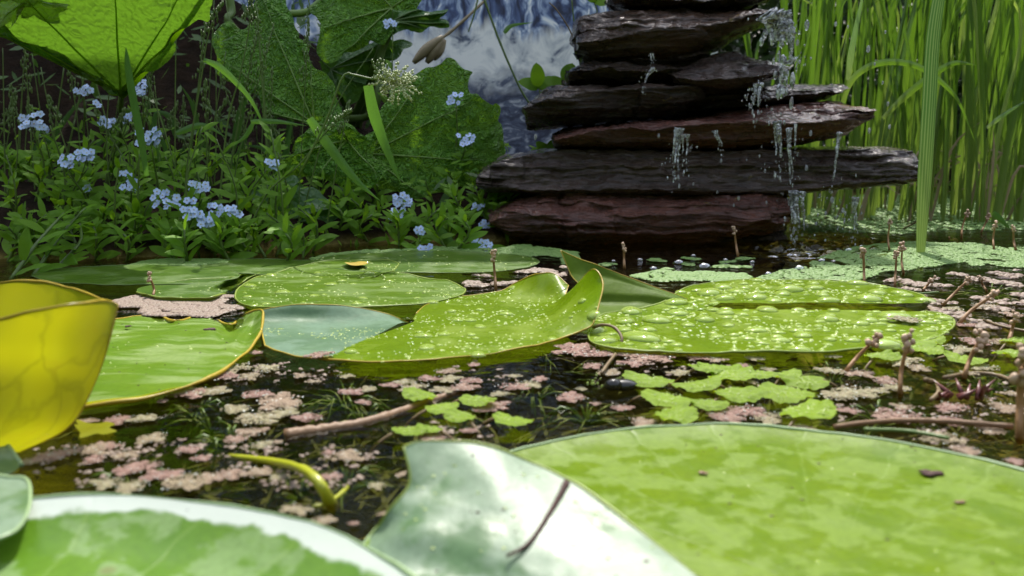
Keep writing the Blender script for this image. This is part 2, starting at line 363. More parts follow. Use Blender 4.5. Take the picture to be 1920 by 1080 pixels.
def banner_mat():
    s = NT('waterfall_print'); u = s.uv(); x = s.sep(u)
    fall = s.noise(s.mix(.1, s.scale(u, (1, .16, 1)), s.noise(u, 7, 2, col=True)), 36, 5, .6, .9)
    falls = s.ramp(fall, [(.40, (.02, .025, .06)), (.48, (.08, .12, .26)), (.55, (.36, .45, .62)), (.62, (.95, .95, .93))])
    fo = s.noise(u, 16, 8, .65, .8); foam = s.ramp(fo, [(.36, (.1, .12, .18)), (.42, (.55, .57, .58)), (.56, (.9, .89, .84))])
    ch = s.noise(s.scale(u, (1, 2.0, 1)), 22, 8, .7, 1.5); churn = s.ramp(ch, [(.42, (.03, .035, .065)), (.54, (.1, .12, .18)), (.66, (.55, .57, .6))])
    hh = s.math('ADD', x[1], s.math('MULTIPLY', s.math('SUBTRACT', s.noise(u, 9, 4), .5), .16))
    col = s.mix(s.ramp(hh, [(.125, 0), (.17, 1)]), churn, foam)
    h2 = s.math('ADD', x[1], s.math('MULTIPLY', s.math('SUBTRACT', s.noise(s.scale(u, (1, .2, 1)), 30, 4), .5), .12))
    col = s.mix(s.ramp(h2, [(.245, 0), (.275, 1)]), col, falls)
    return s.done(s.bsdf(col, .5))
BANNER = banner_mat()
WOOD = plain('fence_wood', (.09, .055, .03), .75, .35, 40, (.05, .032, .02), .5, 120)
DRY = plain('dry_reed', (.42, .33, .2), .6, .2); TWIG = plain('wet_twig', (.26, .14, .06), .6, .2, 45, (.1, .055, .025), 1.0, 120)
TWIGDK = plain('dark_twig', (.06, .02, .013), .8, 0, 120, (.035, .014, .01))
SEED = plain('seed_head', (.62, .46, .32), .6, .3, 200, (.42, .25, .15)); STALK = plain('dead_stalk', (.42, .23, .09), .6, .45, 90, (.2, .1, .04), .5, 240)
PETAL = plain('petal_blue', (.46, .58, .9), .5, .1, 300, (.56, .68, .95)); EYE = plain('flower_eye', (.6, .5, .12), .5); BUD = plain('bud_green', (.25, .36, .2), .5)
PANI = plain('grass_flower', (.55, .62, .3), .5, .2); DARK = plain('dark_wet', (.02, .018, .014), .15); LEDGE = plain('ledge_stone', (.24, .2, .15), .7)
YST = plain('yellow_stem', (.4, .42, .02), .3); HEDGE = leaf_mat('hedge_leaf', (.025, .06, .012), (.05, .095, .018), (.06, .13, .01), .25, .5, 20, 200, .2, .3, spots=False)
WEED = leaf_mat('water_weed', (.09, .16, .012), (.16, .25, .02), (.2, .3, .01), .3, .4, 40, 200, .2, .3, spots=False)
WEEDDK = leaf_mat('water_weed_olive', (.08, .085, .02), (.13, .13, .035), (.14, .15, .02), .3, .6, 20, 200, .2, .4, spots=False, spec=.2)
REDM = plain('dried_red', (.15, .04, .03), .35)

# ------------------------------------------------------------------ the setting
def lin(a, b, n): return [a + (b - a) * i / n for i in range(n)]
def shore(X):      # how far back the open water reaches
    t = max(0, min(1, (X + .02) / .3)); t = t * t * (3 - 2 * t)
    k = max(0, min(1, (X + .32) / .16)); return .83 + .04 * mn.noise(Vector((X * 3, 1, 0))) + .13 * k + t * .9
def gh(x, y):
    s_ = shore(x); d = y - s_
    if y < -.9: d = max(d, -.9 - y)
    if abs(x) > 2.2: d = max(d, abs(x) - 2.2)
    n_ = mn.fractal(Vector((x * 9, y * 9, 0)), 1, 2, 4)
    if d < 0: z = max(-.16, d * 1.4) - .01
    else: z = min(.06, d * .45) + .012 * n_ * min(1, d * 20) + .006
    if x < .0 and y > 1.1: z += min(.3, (y - 1.1) * .8) * min(1, (-x) / .5) * (1 if y < 2 else max(0, 1 - (y - 2) / 2))
    if d < 0 and z < -.1: z += .02 * n_
    return z
xs = lin(-60, -3, 10) + lin(-3, -1.2, 14) + lin(-1.2, 1.5, 110) + lin(1.5, 3, 12) + lin(3, 60, 10) + [60]
ys = lin(-60, -2, 10) + lin(-2, -.2, 16) + lin(-.2, 2.2, 110) + lin(2.2, 4, 12) + lin(4, 60, 10) + [60]
V = [(x, y, gh(x, y)) for y in ys for x in xs]
tag(solid('ground', V, grid(len(xs) - 1, len(ys) - 1), SOIL), kind='structure')
SPL = [G(1500, 462), G(1530, 470), G(1570, 462), G(1605, 452), G(1450, 470)]
def wz(x, y):
    z = 0
    for i, p in enumerate(SPL):
        r = math.hypot(x - p.x, y - p.y)
        z += .0045 * math.exp(-r / .045) * math.cos(r * 260 + i) * (1 + .7 * mn.noise(Vector((x * 120, y * 120, i))))
    return z
wx = lin(-2.4, -.8, 10) + lin(-.8, .18, 30) + lin(.18, .55, 120) + lin(.55, 1.3, 30) + lin(1.3, 2.4, 8) + [2.4]
wy = lin(-1.1, 0, 8) + lin(0, .78, 30) + lin(.78, 1.08, 100) + lin(1.08, 2.2, 30) + [2.2]
V = [(x, y, wz(x, y)) for y in wy for x in wx]
tag(solid('pond_water', V, grid(len(wx) - 1, len(wy) - 1), WATER), kind='structure')

# added hedge ring: cuts low sky light on the stones, closes the view
ring = [(.45, 3.2), (1.6, 3.4), (3.0, 3.2), (3.7, 1.8), (3.6, 0), (3.4, -2), (2.2, -3.1), (0, -3.3), (-2.2, -3.2), (-3.3, -2.2), (-3.5, 0), (-3.4, 1.2), (-2.95, 1.95)]
rp = spline([Vector((x, y, 0)) for x, y in ring], 150); V = []
for i, p in enumerate(rp):
    t = (rp[min(i + 1, 150)] - rp[max(i - 1, 0)]).normalized(); out = Vector((-t.y, t.x, 0))
    for a, z in ((0, -.05), (.03, .5), (0, 1.1), (.03, 1.7), (.1, 1.9), (.35, 1.98), (.6, 1.9), (.68, 1.2), (.68, -.05)):
        q = p + out * a + Vector((0, 0, z)); V.append(q + Vector((mn.noise(q * 4), mn.noise(q * 4 + Vector((9, 0, 0))), mn.noise(q * 5))) * .07 + Vector((mn.noise(q * 17), mn.noise(q * 19), 0)) * .04)
F = [(i * 9 + k, i * 9 + k + 1, (i + 1) * 9 + k + 1, (i + 1) * 9 + k) for i in range(150) for k in range(8)]
tag(solid('added_hedge_ring', V, F, HEDGE, None, Vector((.45, 3.2, 0))), 'added dark hedge ring cutting low sky light and backing the reeds', 'hedge')

# added fence, height set to shade the bank; the banner hangs on it
FY, FH = 1.86, 1.68
fence = thing('added_shade_fence', 'added dark board fence shading the bank and carrying the waterfall banner', 'fence', (-1, FY, .05))
def box(c, s):
    x, y, z = [q / 2 for q in s]; c = Vector(c)
    V = [c + Vector((a * x, b * y, d * z)) for a in (-1, 1) for b in (-1, 1) for d in (-1, 1)]
    return V, [(0, 1, 3, 2), (4, 6, 7, 5), (0, 4, 5, 1), (2, 3, 7, 6), (0, 2, 6, 4), (1, 5, 7, 3)]
for i in range(26):
    x = -2.75 + i * .125
    m = MB(); m.add(*box((x, FY + RND.uniform(-.002, .002), FH / 2), (.119, .02, FH + RND.uniform(-.01, .01)))); m.build('board', WOOD, fence, smooth=False)
for i in range(4):
    m = MB(); m.add(*box((-2.7 + i * 1.03, FY + .062, FH / 2), (.08, .08, FH))); m.build('post', WOOD, fence, smooth=False)
for z in (.4, 1.3):
    m = MB(); m.add(*box((-1.17, FY + .016, z), (3.2, .008, .08))); m.build('rail', WOOD, fence, smooth=False)
BY = 1.80; b0, b1, bz0, bz1 = -.75, .42, .085, 1.05
V, uv = [], []
for j in range(21):
    for i in range(41):
        u, v = i / 40, j / 20; V.append((b0 + (b1 - b0) * u, BY + .006 * mn.noise(Vector((u * 5, v * 4, 3))), bz0 + (bz1 - bz0) * v)); uv.append((u * 1.2, v))
ban = thing('banner', 'printed banner of a blue and white waterfall hanging behind the slate stack', 'banner', (-.16, BY, bz0))
solid('sheet', V, grid(40, 20), BANNER, ban, uv=uv)
for x in (b0 + .02, b1 - .02):
    for z in (bz0 + .04, bz1 - .03):
        m = MB(); m.add(*tube([Vector((x, BY - .012, z)), Vector((x, FY - .005, z))], .006, 8)); m.build('eyelet', DRY, ban)
m = MB(); m.add(*box((-.02, 1.68, .055), (.5, .12, .07))); ob = m.build('ledge_stone', LEDGE, None, Vector((-.02, 1.68, .03)), smooth=False)
tag(ob, 'pale stone ledge at the foot of the waterfall banner', 'stone')

# ------------------------------------------------------------------ slate stack
def slab(top, lip, bot, Yf, depth, mat, label, seed, setback=.035, ztop=.5, under=.06, rough=1.0, ext=0):
    if ext:
        x0_, x1_ = top[0][0], top[-1][0]; e_ = lambda l: [(x + ext * (x - x0_) / (x1_ - x0_), y) for x, y in l]; top, lip, bot = e_(top), e_(lip), e_(bot)
    nu = 220; base = D((top[0][0] + top[-1][0]) / 2, (bot[0][1] + bot[-1][1]) / 2, Yf)
    T = spline([D(x, y, Yf) for x, y in top], nu); L = spline([D(x, y, Yf) for x, y in lip], nu); B = spline([D(x, y, Yf) for x, y in bot], nu)
    prof = 104; V = []
    QS = [2 * k / 14 for k in range(14)] + [2 + 4.6 * k / 76 for k in range(76)] + [6.6 + 2.4 * k / 14 for k in range(14)]
    for i in range(nu + 1):
        u = i / nu; e = min(1, min(u, 1 - u) * 9); e = math.sin(e * math.pi / 2)
        dp = depth * (.35 + .65 * e) * (1 + .15 * mn.noise(Vector((u * 3, seed, 0))))
        ft = .012 * mn.noise(Vector((u * 4, seed, 5))) + (1 - e) * .012
        t, l, b = T[i], L[i], B[i]
        loop = [(dp * .95, t.z - .006), (dp * .5, t.z + .003), (setback, t.z), (setback * .45, t.z * .55 + l.z * .45 + .001), (0, l.z), (under * .35, l.z * .4 + b.z * .6), (under, b.z), (dp * .6, b.z - .002), (dp, (t.z + b.z) / 2)]
        pts = [Vector((0, Yf + a + ft, z)) for a, z in loop]; pts.append(pts[0])
        xl = [l.x] * 10
        for a in (0, 1, 2, 3): xl[a] = t.x * (.3 * a / 3 + .0) + t.x * (1 - .1 * a) if False else t.x + (l.x - t.x) * (a / 4 if a == 3 else 0)
        for a in (6, 7): xl[a] = b.x
        xl[5] = (l.x + b.x) / 2; xl[9] = xl[0]
        # piecewise-linear ring keeps the broken edges of slate
        for k in range(prof):
            q = QS[k]; a = int(q); f = q - a
            p = pts[a].lerp(pts[a + 1], f); p.x = xl[a] * (1 - f) + xl[a + 1] * f
            V.append(p)
    out = []
    for i in range(nu + 1):
        for k in range(prof):
            p = V[i * prof + k]
            s = Vector((p.x * 16, p.y * 16, p.z * 110)) + Vector((seed * 9, 0, 0))
            n1 = mn.fractal(s, 1, 2, 4); n2 = mn.fractal(p * 42 + Vector((seed, 3, 1)), 1, 2, 5)
            ridge = abs(mn.noise(Vector((p.x * 22 + seed * 5, p.y * 22, p.z * 160))))
            zz = p.z + .004 * mn.noise(p * 18 + Vector((seed, 9, 0))) + .0012 * mn.noise(p * 70); lay = zz / .0042; li = math.floor(lay); lf = lay - li
            st = mn.noise(Vector((p.x * 11 + li * 5.3, li * 3.7 + seed, p.y * 6))) * (.0015 + .010 * max(0, min(1, .35 + 2.2 * mn.noise(Vector((p.x * 7, seed * 3.3, 2.0)))))) + .0012 * abs(lf - .5) * 2 + .0028 * (mn.cell(Vector((li + seed * 17.0, 3.5, 1.5))) - .5) + .003 * max(0, mn.noise(Vector((p.x * 45, li * 7.1, seed))))
            n3 = mn.noise(p * 260); wq = p + Vector((mn.noise(p * 30), 0, mn.noise(p * 34 + Vector((5, 0, 0))) * .5)) * .03
            st += .0075 * (mn.cell(Vector((wq.x * 17 + seed * 3.1, wq.z * 42, seed))) - .5) * max(0, min(1, .3 + 2 * mn.noise(Vector((p.x * 9, seed, 8)))))
            q = p + Vector((0, -.003 * n1 + .003 * ridge - .004 * n2 + st, .0025 * n2 + .0007 * n3)) * rough
            q.x += .004 * mn.noise(p * 60 + Vector((seed, 0, 7))) * (3 if i < 6 or i > nu - 6 else 1) * .7
            out.append(q)
    F = [(i * prof + k, i * prof + (k + 1) % prof, (i + 1) * prof + (k + 1) % prof, (i + 1) * prof + k) for i in range(nu) for k in range(prof)]
    F += [tuple(range(prof))[::-1], tuple(nu * prof + k for k in range(prof))]
    F = [f[::-1] for f in F]
    o = solid('slate_slab', out, F, mat, None, base)
    tag(o, label, 'stone', 'slate slabs stacked into a fountain')
    return o
SY = .975
slab([(1150, -40), (1250, -52), (1360, -45), (1445, -20)], [(1150, -8), (1250, 0), (1360, 0), (1450, -8)], [(1155, 2), (1250, 8), (1360, 8), (1440, 2)], SY + .03, .16, SLBLK, 'topmost slate slab of the fountain, cut off by the photo edge', 1)
slab([(1088, 50), (1095, 18), (1140, 10), (1250, 5), (1400, 4), (1450, 12), (1478, 18)], [(1087, 78), (1130, 75), (1180, 62), (1240, 58), (1300, 54), (1345, 46), (1395, 30), (1445, 24), (1482, 21)],
     [(1092, 94), (1112, 104), (1180, 108), (1300, 97), (1380, 76), (1412, 56), (1450, 38), (1480, 26)], SY, .2, SLBRN, 'thick brown slate slab with sloping wet face, second from the top', 2, .05)
slab([(1130, 92), (1220, 92), (1340, 80)], [(1131, 110), (1220, 112), (1340, 100)], [(1132, 132), (1230, 132), (1340, 125)], SY + .04, .14, SLBLK, 'short black slate spacer under the thick brown slab', 3)
slab([(1072, 130), (1085, 122), (1130, 110), (1290, 118)], [(1072, 134), (1130, 128), (1180, 132), (1290, 130)], [(1076, 150), (1150, 151), (1290, 152)], SY + .005, .18, SLBLK, 'thin dark slate on the left under the black spacer', 4)
slab([(1268, 126), (1320, 108), (1370, 92), (1410, 88), (1445, 100), (1490, 114)], [(1268, 145), (1340, 150), (1390, 142), (1440, 141), (1492, 127)], [(1272, 160), (1380, 164), (1440, 152), (1490, 134)], SY - .02, .2, SLGRY, 'rippled grey slate jutting right with water splashing on it', 5, .06)
slab([(1060, 150), (1280, 150), (1450, 160)], [(1062, 175), (1280, 180), (1450, 180)], [(1066, 212), (1280, 222), (1440, 205)], SY + .06, .16, SLBLK, 'black slate set back in the middle of the fountain', 12)
slab([(985, 203), (1010, 178), (1035, 158), (1100, 154), (1280, 157), (1330, 160)], [(983, 207), (1010, 190), (1060, 180), (1120, 169), (1200, 164), (1280, 162), (1330, 172)], [(998, 238), (1060, 233), (1130, 228), (1250, 216), (1290, 206), (1330, 190)], SY - .01, .22, SLBLK, 'black slate slab with pointed left end reaching over the banner', 6, .05)
slab([(1405, 168), (1480, 158), (1560, 156), (1600, 157)], [(1405, 182), (1480, 180), (1560, 172), (1602, 162)], [(1408, 194), (1500, 191), (1560, 186), (1600, 166)], SY + .03, .16, SLGRY, 'small grey slate at the right in front of the reeds', 7)
slab([(1045, 250), (1080, 240), (1140, 235), (1200, 228), (1300, 221), (1380, 212), (1430, 200), (1500, 192), (1560, 188), (1612, 187), (1638, 200)],
     [(1044, 262), (1100, 250), (1160, 242), (1240, 238), (1300, 232), (1400, 228), (1450, 230), (1500, 230), (1560, 224), (1600, 216), (1641, 208)],
     [(1048, 277), (1130, 282), (1250, 281), (1400, 279), (1500, 275), (1560, 264), (1610, 252), (1640, 232)], SY - .035, .24, SLRED, 'long purple slate slab with a rounded right end', 8, .07, ext=14)
slab([(899, 322), (950, 300), (1040, 283), (1130, 280), (1300, 284), (1430, 281), (1530, 281), (1600, 280), (1722, 283)], [(896, 345), (1000, 356), (1100, 356), (1200, 354), (1300, 358), (1440, 358), (1560, 346), (1650, 340), (1723, 334)],
     [(905, 362), (1000, 367), (1100, 369), (1250, 371), (1400, 371), (1500, 367), (1560, 359), (1650, 352), (1720, 346)], SY - .02, .26, SLGRY, 'longest slate slab with grey front face, second from the bottom', 9, .02, under=.03, rough=.9, ext=16)
slab([(914, 408), (960, 384), (1010, 371), (1040, 365), (1200, 369), (1300, 371), (1450, 367), (1506, 376)], [(911, 420), (960, 404), (1040, 408), (1120, 418), (1180, 405), (1300, 402), (1420, 408), (1508, 400)],
     [(930, 432), (972, 455), (1080, 462), (1180, 466), (1250, 462), (1340, 464), (1400, 458), (1480, 440), (1504, 420)], SY - .045, .26, SLRED, 'thick reddish slate slab at the bottom of the fountain', 10, .04, under=.04)
slab([(985, 445), (1200, 450), (1490, 430)], [(985, 470), (1200, 478), (1490, 465)], [(985, 520), (1200, 520), (1490, 520)], SY - .01, .2, SLBLK, 'dark submerged slate under the bottom slab at the waterline', 11, .02)

# ------------------------------------------------------------------ lily pads
def rim_part(th, lines, mat, r=.0009, name='rim'):
    m = MB()
    for l in lines: m.add(*tube(l, [r * (.75 + .7 * mn.noise(q * 35)) for q in l], 6))
    m.build(name, mat, th)
def dome_mesh(name, mat, lon=18, lat=6, flat=.5):
    V, F = blob((0, 0, 0), 1, 1, lon, lat, (1, 1, flat), 0, True); return mk_mesh(name, V, F, mat)
DROPM = dome_mesh('water_drop', DROP)
def drops(th, V, F, nbig, nsmall, rb=(.0022, .006), rs=(.0004, .0012), seed=0, ylim=None, elong=1.0, clip=None, grit=0):
    """drops of rain: the big ones one by one, the fine ones as one beaded film"""
    rn = random.Random(seed); b = Vector(th.location); tri = []; tot = 0
    for f in F:
        p = [V[i] for i in f]; n = (p[1] - p[0]).cross(p[-1] - p[0]); c = sum(p, Vector()) / len(p); a = n.length
        if a < 1e-9: continue
        n /= a
        if n.z < 0: n = -n
        if n.z < .75: continue
        qx, qy = pix(c)
        if clip and not clip(qx, qy): continue
        tot += a; tri.append((tot, p, n))
    if not tri: return
    import bisect
    keys = [t[0] for t in tri]
    def pick():
        q = tri[min(bisect.bisect(keys, rn.uniform(0, tot)), len(tri) - 1)]; u, v = rn.random(), rn.random(); p = q[1]
        return p[0].lerp(p[1], u).lerp(p[-1].lerp(p[2], u), v), q[2]
    placed = []
    k = 0
    for _ in range(nbig * 30):
        if k >= nbig: break
        c, n = pick(); r = rb[0] + (rb[1] - rb[0]) * rn.random() ** 2.0
        if any((c - q).length < (r + s) * 1.02 for q, s in placed): continue
        placed.append((c, r)); k += 1
        M = Matrix.Translation(c - b - n * .0002) @ n.to_track_quat('Z', 'Y').to_matrix().to_4x4() @ Matrix.Diagonal((r * rn.uniform(1, 1.35), r, r * rn.uniform(.8, 1), 1))
        link('water_drop', DROPM, th, M)
    m = MB()
    for _ in range(nsmall):
        c, n = pick(); r = rs[0] + (rs[1] - rs[0]) * rn.random() ** 2
        if mn.noise(c * 28 + Vector((seed, 0, 0))) < -.12: continue
        if any((c - q).length < r + s for q, s in placed): continue
        m.add(*blob(c, r, rn.random(), 6, 2, (1, 1, .6), .1, True))
    if m.V: m.build('dew', DEW, th)['kind'] = 'stuff'
    m = MB()
    for _ in range(grit):
        c, n = pick(); m.add(*blob(c, rn.uniform(.00015, .0006), rn.random(), 6, 2, (1.3, .8, .5), .35, True))
    if m.V: m.build('grit', TWIGDK, th)['kind'] = 'stuff'

def pad_thing(label, base): return thing('lily_pad', label, 'lily pad', base, 'lily pads floating on the pond')
def round_pad(label, cx, cy, r, notch, mat, lift=lambda a, q: 0, z0=.004, rim=RIMG, nt=110, nr=30, nw=.05, drop=None, rr=.0009, wave=.0012):
    th = pad_thing(label, Vector((cx, cy, 0))); V = [Vector((cx, cy, z0))]; uvs = [(0, 0)]
    for j in range(1, nr + 1):
        q = (j / nr) ** .8
        for i in range(nt + 1):
            a = notch + nw * (1.2 - q) + (2 * math.pi - 2 * nw * (1.2 - q)) * i / nt
            rad = r * q * (1 + .018 * mn.noise(Vector((math.cos(a) * 1.5, math.sin(a) * 1.5, cx * 40))) * q)
            p = Vector((cx + rad * math.cos(a), cy + rad * math.sin(a), 0))
            p.z = z0 + lift(a, q) + wave * q * mn.noise(p * 30) + .0004 * mn.noise(p * 150)
            V.append(p); uvs.append((i / nt, q))
    n = nt + 1; F = [(0, 1 + i, 2 + i) for i in range(nt)]
    F += [(1 + j * n + i, 1 + (j + 1) * n + i, 1 + (j + 1) * n + i + 1, 1 + j * n + i + 1) for j in range(nr - 1) for i in range(nt)]
    solid('blade', V, F, mat, th, uv=uvs)
    e = 1 + (nr - 1) * n; rim_part(th, [V[e:e + n]], rim, rr)
    if drop: drops(th, V, F, **drop)
    return th
def star_mesh(origin, outline, nt, nr, zf, closed=False, pw=.85):
    """fan from a vein centre to an outline (both 3D points)"""
    O = origin; out = spline(outline + ([outline[0]] if closed else []), nt); V = [O.copy()]
    for j in range(1, nr + 1):
        q = (j / nr) ** pw
        for i in range(nt + 1):
            p = O.lerp(out[i], q); V.append(p + zf(p, q, i / nt))
    n = nt + 1; F = [(0, 1 + i, 2 + i) for i in range(nt)]
    F += [(1 + j * n + i, 1 + (j + 1) * n + i, 1 + (j + 1) * n + i + 1, 1 + j * n + i + 1) for j in range(nr - 1) for i in range(nt)]
    return V, F, V[1 + (nr - 1) * n:]
def star_pad(label, origin, outline, mat, rim=RIMG, closed=False, z0=.004, drop=None, wave=.0015, zf=None, rr=.0008):
    O = P(origin, z0); out = [P(t, z0) for t in outline]
    th = pad_thing(label, Vector((O.x, O.y, 0)))
    f = zf or (lambda p, q, u: Vector((0, 0, wave * q * mn.noise(p * 26) + .0005 * mn.noise(p * 120))))
    V, F, E = star_mesh(O, out, 120, 26, f, closed)
    V2, F2 = V, [f_[::-1] for f_ in F]
    solid('blade', V2, F2, mat, th); rim_part(th, [E], rim, rr)
    if drop: drops(th, V, F, **drop)
    return th
def patch_pad(label, patches, base, rim, edges, mats, nu=56, nv=44, drop=None, rr=.0009, z=.004, uv=False):
    th = pad_thing(label, base)
    for k, rows in enumerate(patches):
        V, F, U = patch(rows, nu, nv, z=z)
        solid('blade' if k == 0 else 'lobe', V, F, mats[k], th, uv=U)
        rim_part(th, edge_of(V, nu, nv, edges[k]), rim, rr)
        if drop and drop[k]: drops(th, V, F, **drop[k])
    return th
def ell(cx, cy, rx, ry, n=24, a0=0, a1=360): return [(cx + rx * math.cos(R(a0 + (a1 - a0) * i / n)), cy + ry * math.sin(R(a0 + (a1 - a0) * i / n))) for i in range(n + 1)]

round_pad('large smooth green lily pad filling the front right corner', .075, .197, .1165, R(200), PADG, lambda a, q: .0025 * max(0, (q - .85) / .15) ** 2, .0015, rim=RIMP, rr=.0007, drop=dict(nbig=14, nsmall=70, rb=(.0005, .0011), rs=(.0003, .0006), seed=41, grit=70))
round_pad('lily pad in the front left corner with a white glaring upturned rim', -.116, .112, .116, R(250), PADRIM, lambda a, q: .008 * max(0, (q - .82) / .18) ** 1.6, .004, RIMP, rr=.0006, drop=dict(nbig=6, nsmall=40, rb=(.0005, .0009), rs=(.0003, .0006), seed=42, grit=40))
patch_pad('grey green lily pad in front curled up to a point, twig across it',
          [[[(600, 1160), (720, 1180), (850, 1200), (1000, 1230), (1250, 1250)], [(645, 1060), (750, 1075), (850, 1092), (950, 1120), (1050, 1150), (1250, 1190)],
            [(690, 1010), (760, 1004, 0, .009), (850, 1014, 0, .0092), (950, 1045, 0, .0085), (1050, 1085, 0, .0075), (1270, 1150, 0, .007)],
            [(728, 958, 0, .0112), (800, 955, 0, .0125), (890, 968, 0, .0125), (990, 1005, 0, .0112), (1100, 1060, 0, .0092), (1290, 1125, 0, .0075)],
            [(768, 905, 0, .0165), (830, 900, 0, .0168), (920, 915, 0, .0165), (1030, 958, 0, .0138), (1140, 1020, 0, .011), (1300, 1105, 0, .008)],
            [(757, 838, 0, .0245), (780, 829, 0, .0245), (840, 826, 0, .024), (910, 836, 0, .0225), (1010, 872, 0, .0185), (1110, 927, 0, .015), (1210, 1003, 0, .0115), (1315, 1090, 0, .0085)]]],
          Vector((0, .2, 0)), RIMG, ['bl'], [PADBLUE], drop=[dict(nbig=12, nsmall=50, rb=(.0005, .001), rs=(.0003, .0006), seed=43, grit=25)], rr=.0006)
star_pad('grey green lily pad edge at the far left above the front pad', (-70, 950), [(-160, 960), (-110, 905), (-40, 893), (15, 897), (48, 901), (57, 925), (50, 965), (20, 998), (-40, 1015), (-110, 1010)], PADBLUE, RIMP, True, .012)
patch_pad('small grey lily pad tip at the left edge under the yellow leaf', [[[(-90, 905, .262), (-20, 897, .266), (20, 890, .27), (40, 872, .276)], [(-90, 860, .28), (-20, 850, .28), (15, 848, .281), (39, 870, .277)], [(-90, 830, .29), (-30, 823, .288), (8, 828, .286), (38, 868, .278)]]],
          Vector((-.18, .27, 0)), RIMP, ['br'], [PADBLUE], 20, 14)
# the folded yellow leaf
patch_pad('yellow lily leaf folded upright like a cone at the left edge',
          [[[(-90, 855, .275), (-20, 850, .283), (38, 849, .292)], [(-90, 790, .285), (0, 790, .281), (80, 798, .288), (128, 802, .30)], [(-90, 700, .292), (20, 700, .285), (100, 702, .29), (178, 718, .31)],
            [(-90, 640, .288), (30, 640, .283), (120, 636, .288), (203, 644, .316)], [(-90, 622, .288), (0, 600, .283), (60, 582, .281), (140, 569, .286), (200, 565, .306), (220, 574, .324)]],
           [[(-90, 830, .33), (60, 810, .33), (128, 802, .302)], [(-90, 720, .40), (60, 715, .38), (178, 718, .312)], [(-90, 640, .41), (80, 635, .388), (203, 644, .318)], [(-90, 540, .42), (0, 530, .405), (60, 527, .398), (120, 536, .386), (170, 553, .367), (200, 565, .34), (219, 574, .326)]]],
          Vector((-.19, .3, 0)), GOLD, ['br', 'b'], [PADYEL, PADYEL], 40, 40, rr=.0006)
patch_pad('gold rimmed lily pad with upturned right corner beside the yellow leaf',
          [[[(120, 768), (200, 757), (280, 745), (350, 726), (420, 692), (465, 657), (490, 622, .472)], [(140, 740), (230, 725), (310, 707), (390, 672), (440, 642), (470, 617, .497), (493, 597, .497)],
            [(165, 695), (250, 682), (330, 662), (400, 637), (445, 612, .518), (475, 592, .515), (491, 581, .513)], [(190, 630), (260, 626), (340, 618), (400, 608), (430, 607, .535), (452, 596, .545), (472, 584, .535)],
            [(200, 600), (270, 592, .545), (300, 594, .55), (330, 601), (370, 593, .553), (400, 598, .55), (432, 609), (447, 599, .56), (464, 586, .548)]]],
          Vector((-.19, .45, 0)), GOLD, ['frb'], [PADWAX], 60, 40, [dict(nbig=4, nsmall=60, rb=(.0006, .0012), seed=3, grit=40)], rr=.0011)
patch_pad('wet lily pad in the middle with curled right end and blue green left lobe',
          [[[(600, 671), (700, 678), (800, 676), (900, 664), (1000, 648), (1060, 632, .465), (1102, 614, .47), (1112, 606, .472)], [(640, 655), (730, 660), (820, 655), (910, 645), (1000, 628), (1060, 608, .482), (1100, 588, .483), (1123, 570, .485)],
            [(690, 632), (760, 635), (830, 632), (920, 622), (1000, 604), (1055, 582, .505), (1098, 555, .502), (1130, 528, .50)], [(770, 606), (800, 606), (850, 606), (930, 598), (1000, 582), (1040, 570, .54), (1072, 545, .528), (1108, 507, .516)],
            [(775, 598), (800, 586), (850, 576), (930, 569), (985, 563), (1022, 558, .575), (1045, 561, .562), (1060, 560, .55)], [(780, 590), (800, 572), (850, 556), (930, 548), (970, 530, .615), (1010, 514, .602), (1040, 513, .594), (1066, 536, .582)]],
           [[(497, 648), (540, 664), (580, 669), (622, 668)], [(491, 622), (550, 638), (640, 640), (690, 634)], [(489, 603, .506), (560, 607, .508), (660, 611, .508), (745, 608)], [(490, 581, .515), (530, 573, .52), (580, 570, .524), (650, 573, .528), (720, 586, .532), (766, 605, .535)]]],
          Vector((-.04, .5, 0)), GOLD, ['frb', 'fbl'], [PADMID, PADLOBE], 64, 50,
          [dict(nbig=40, nsmall=800, rb=(.0012, .0045), rs=(.0004, .0011), seed=5), dict(nbig=4, nsmall=260, rb=(.001, .002), rs=(.0003, .0008), seed=6, clip=lambda x, y: y > 615)], rr=.00055)
star_pad('broad lily pad behind the middle pad, its slit pointing back', (640, 530), [(735, 513), (800, 520), (850, 530), (872, 543), (860, 556), (800, 570), (700, 577), (600, 578), (520, 576), (460, 570), (441, 555), (455, 535), (500, 515), (560, 500), (630, 490), (700, 486), (745, 492), (740, 505), (733, 512)],
         PADMD2, RIMG, drop=dict(nbig=40, nsmall=600, rb=(.0015, .005), rs=(.0004, .0011), seed=8, grit=30), wave=.003)
gp = [o for o in C.objects if o.name.startswith('lily_pad') and 'gold rimmed' in o.get('label', '')][0]
V, F, U = patch([[(118, 775, 0, .001), (200, 763, 0, .001), (270, 748, 0, .001), (345, 729, 0, .003)], [(118, 758, 0, .006), (200, 750, 0, .0055), (270, 741, 0, .005), (345, 726, 0, .0045)]], 24, 8)
solid('turned_edge', V, F, PADYEL, gp, uv=U)
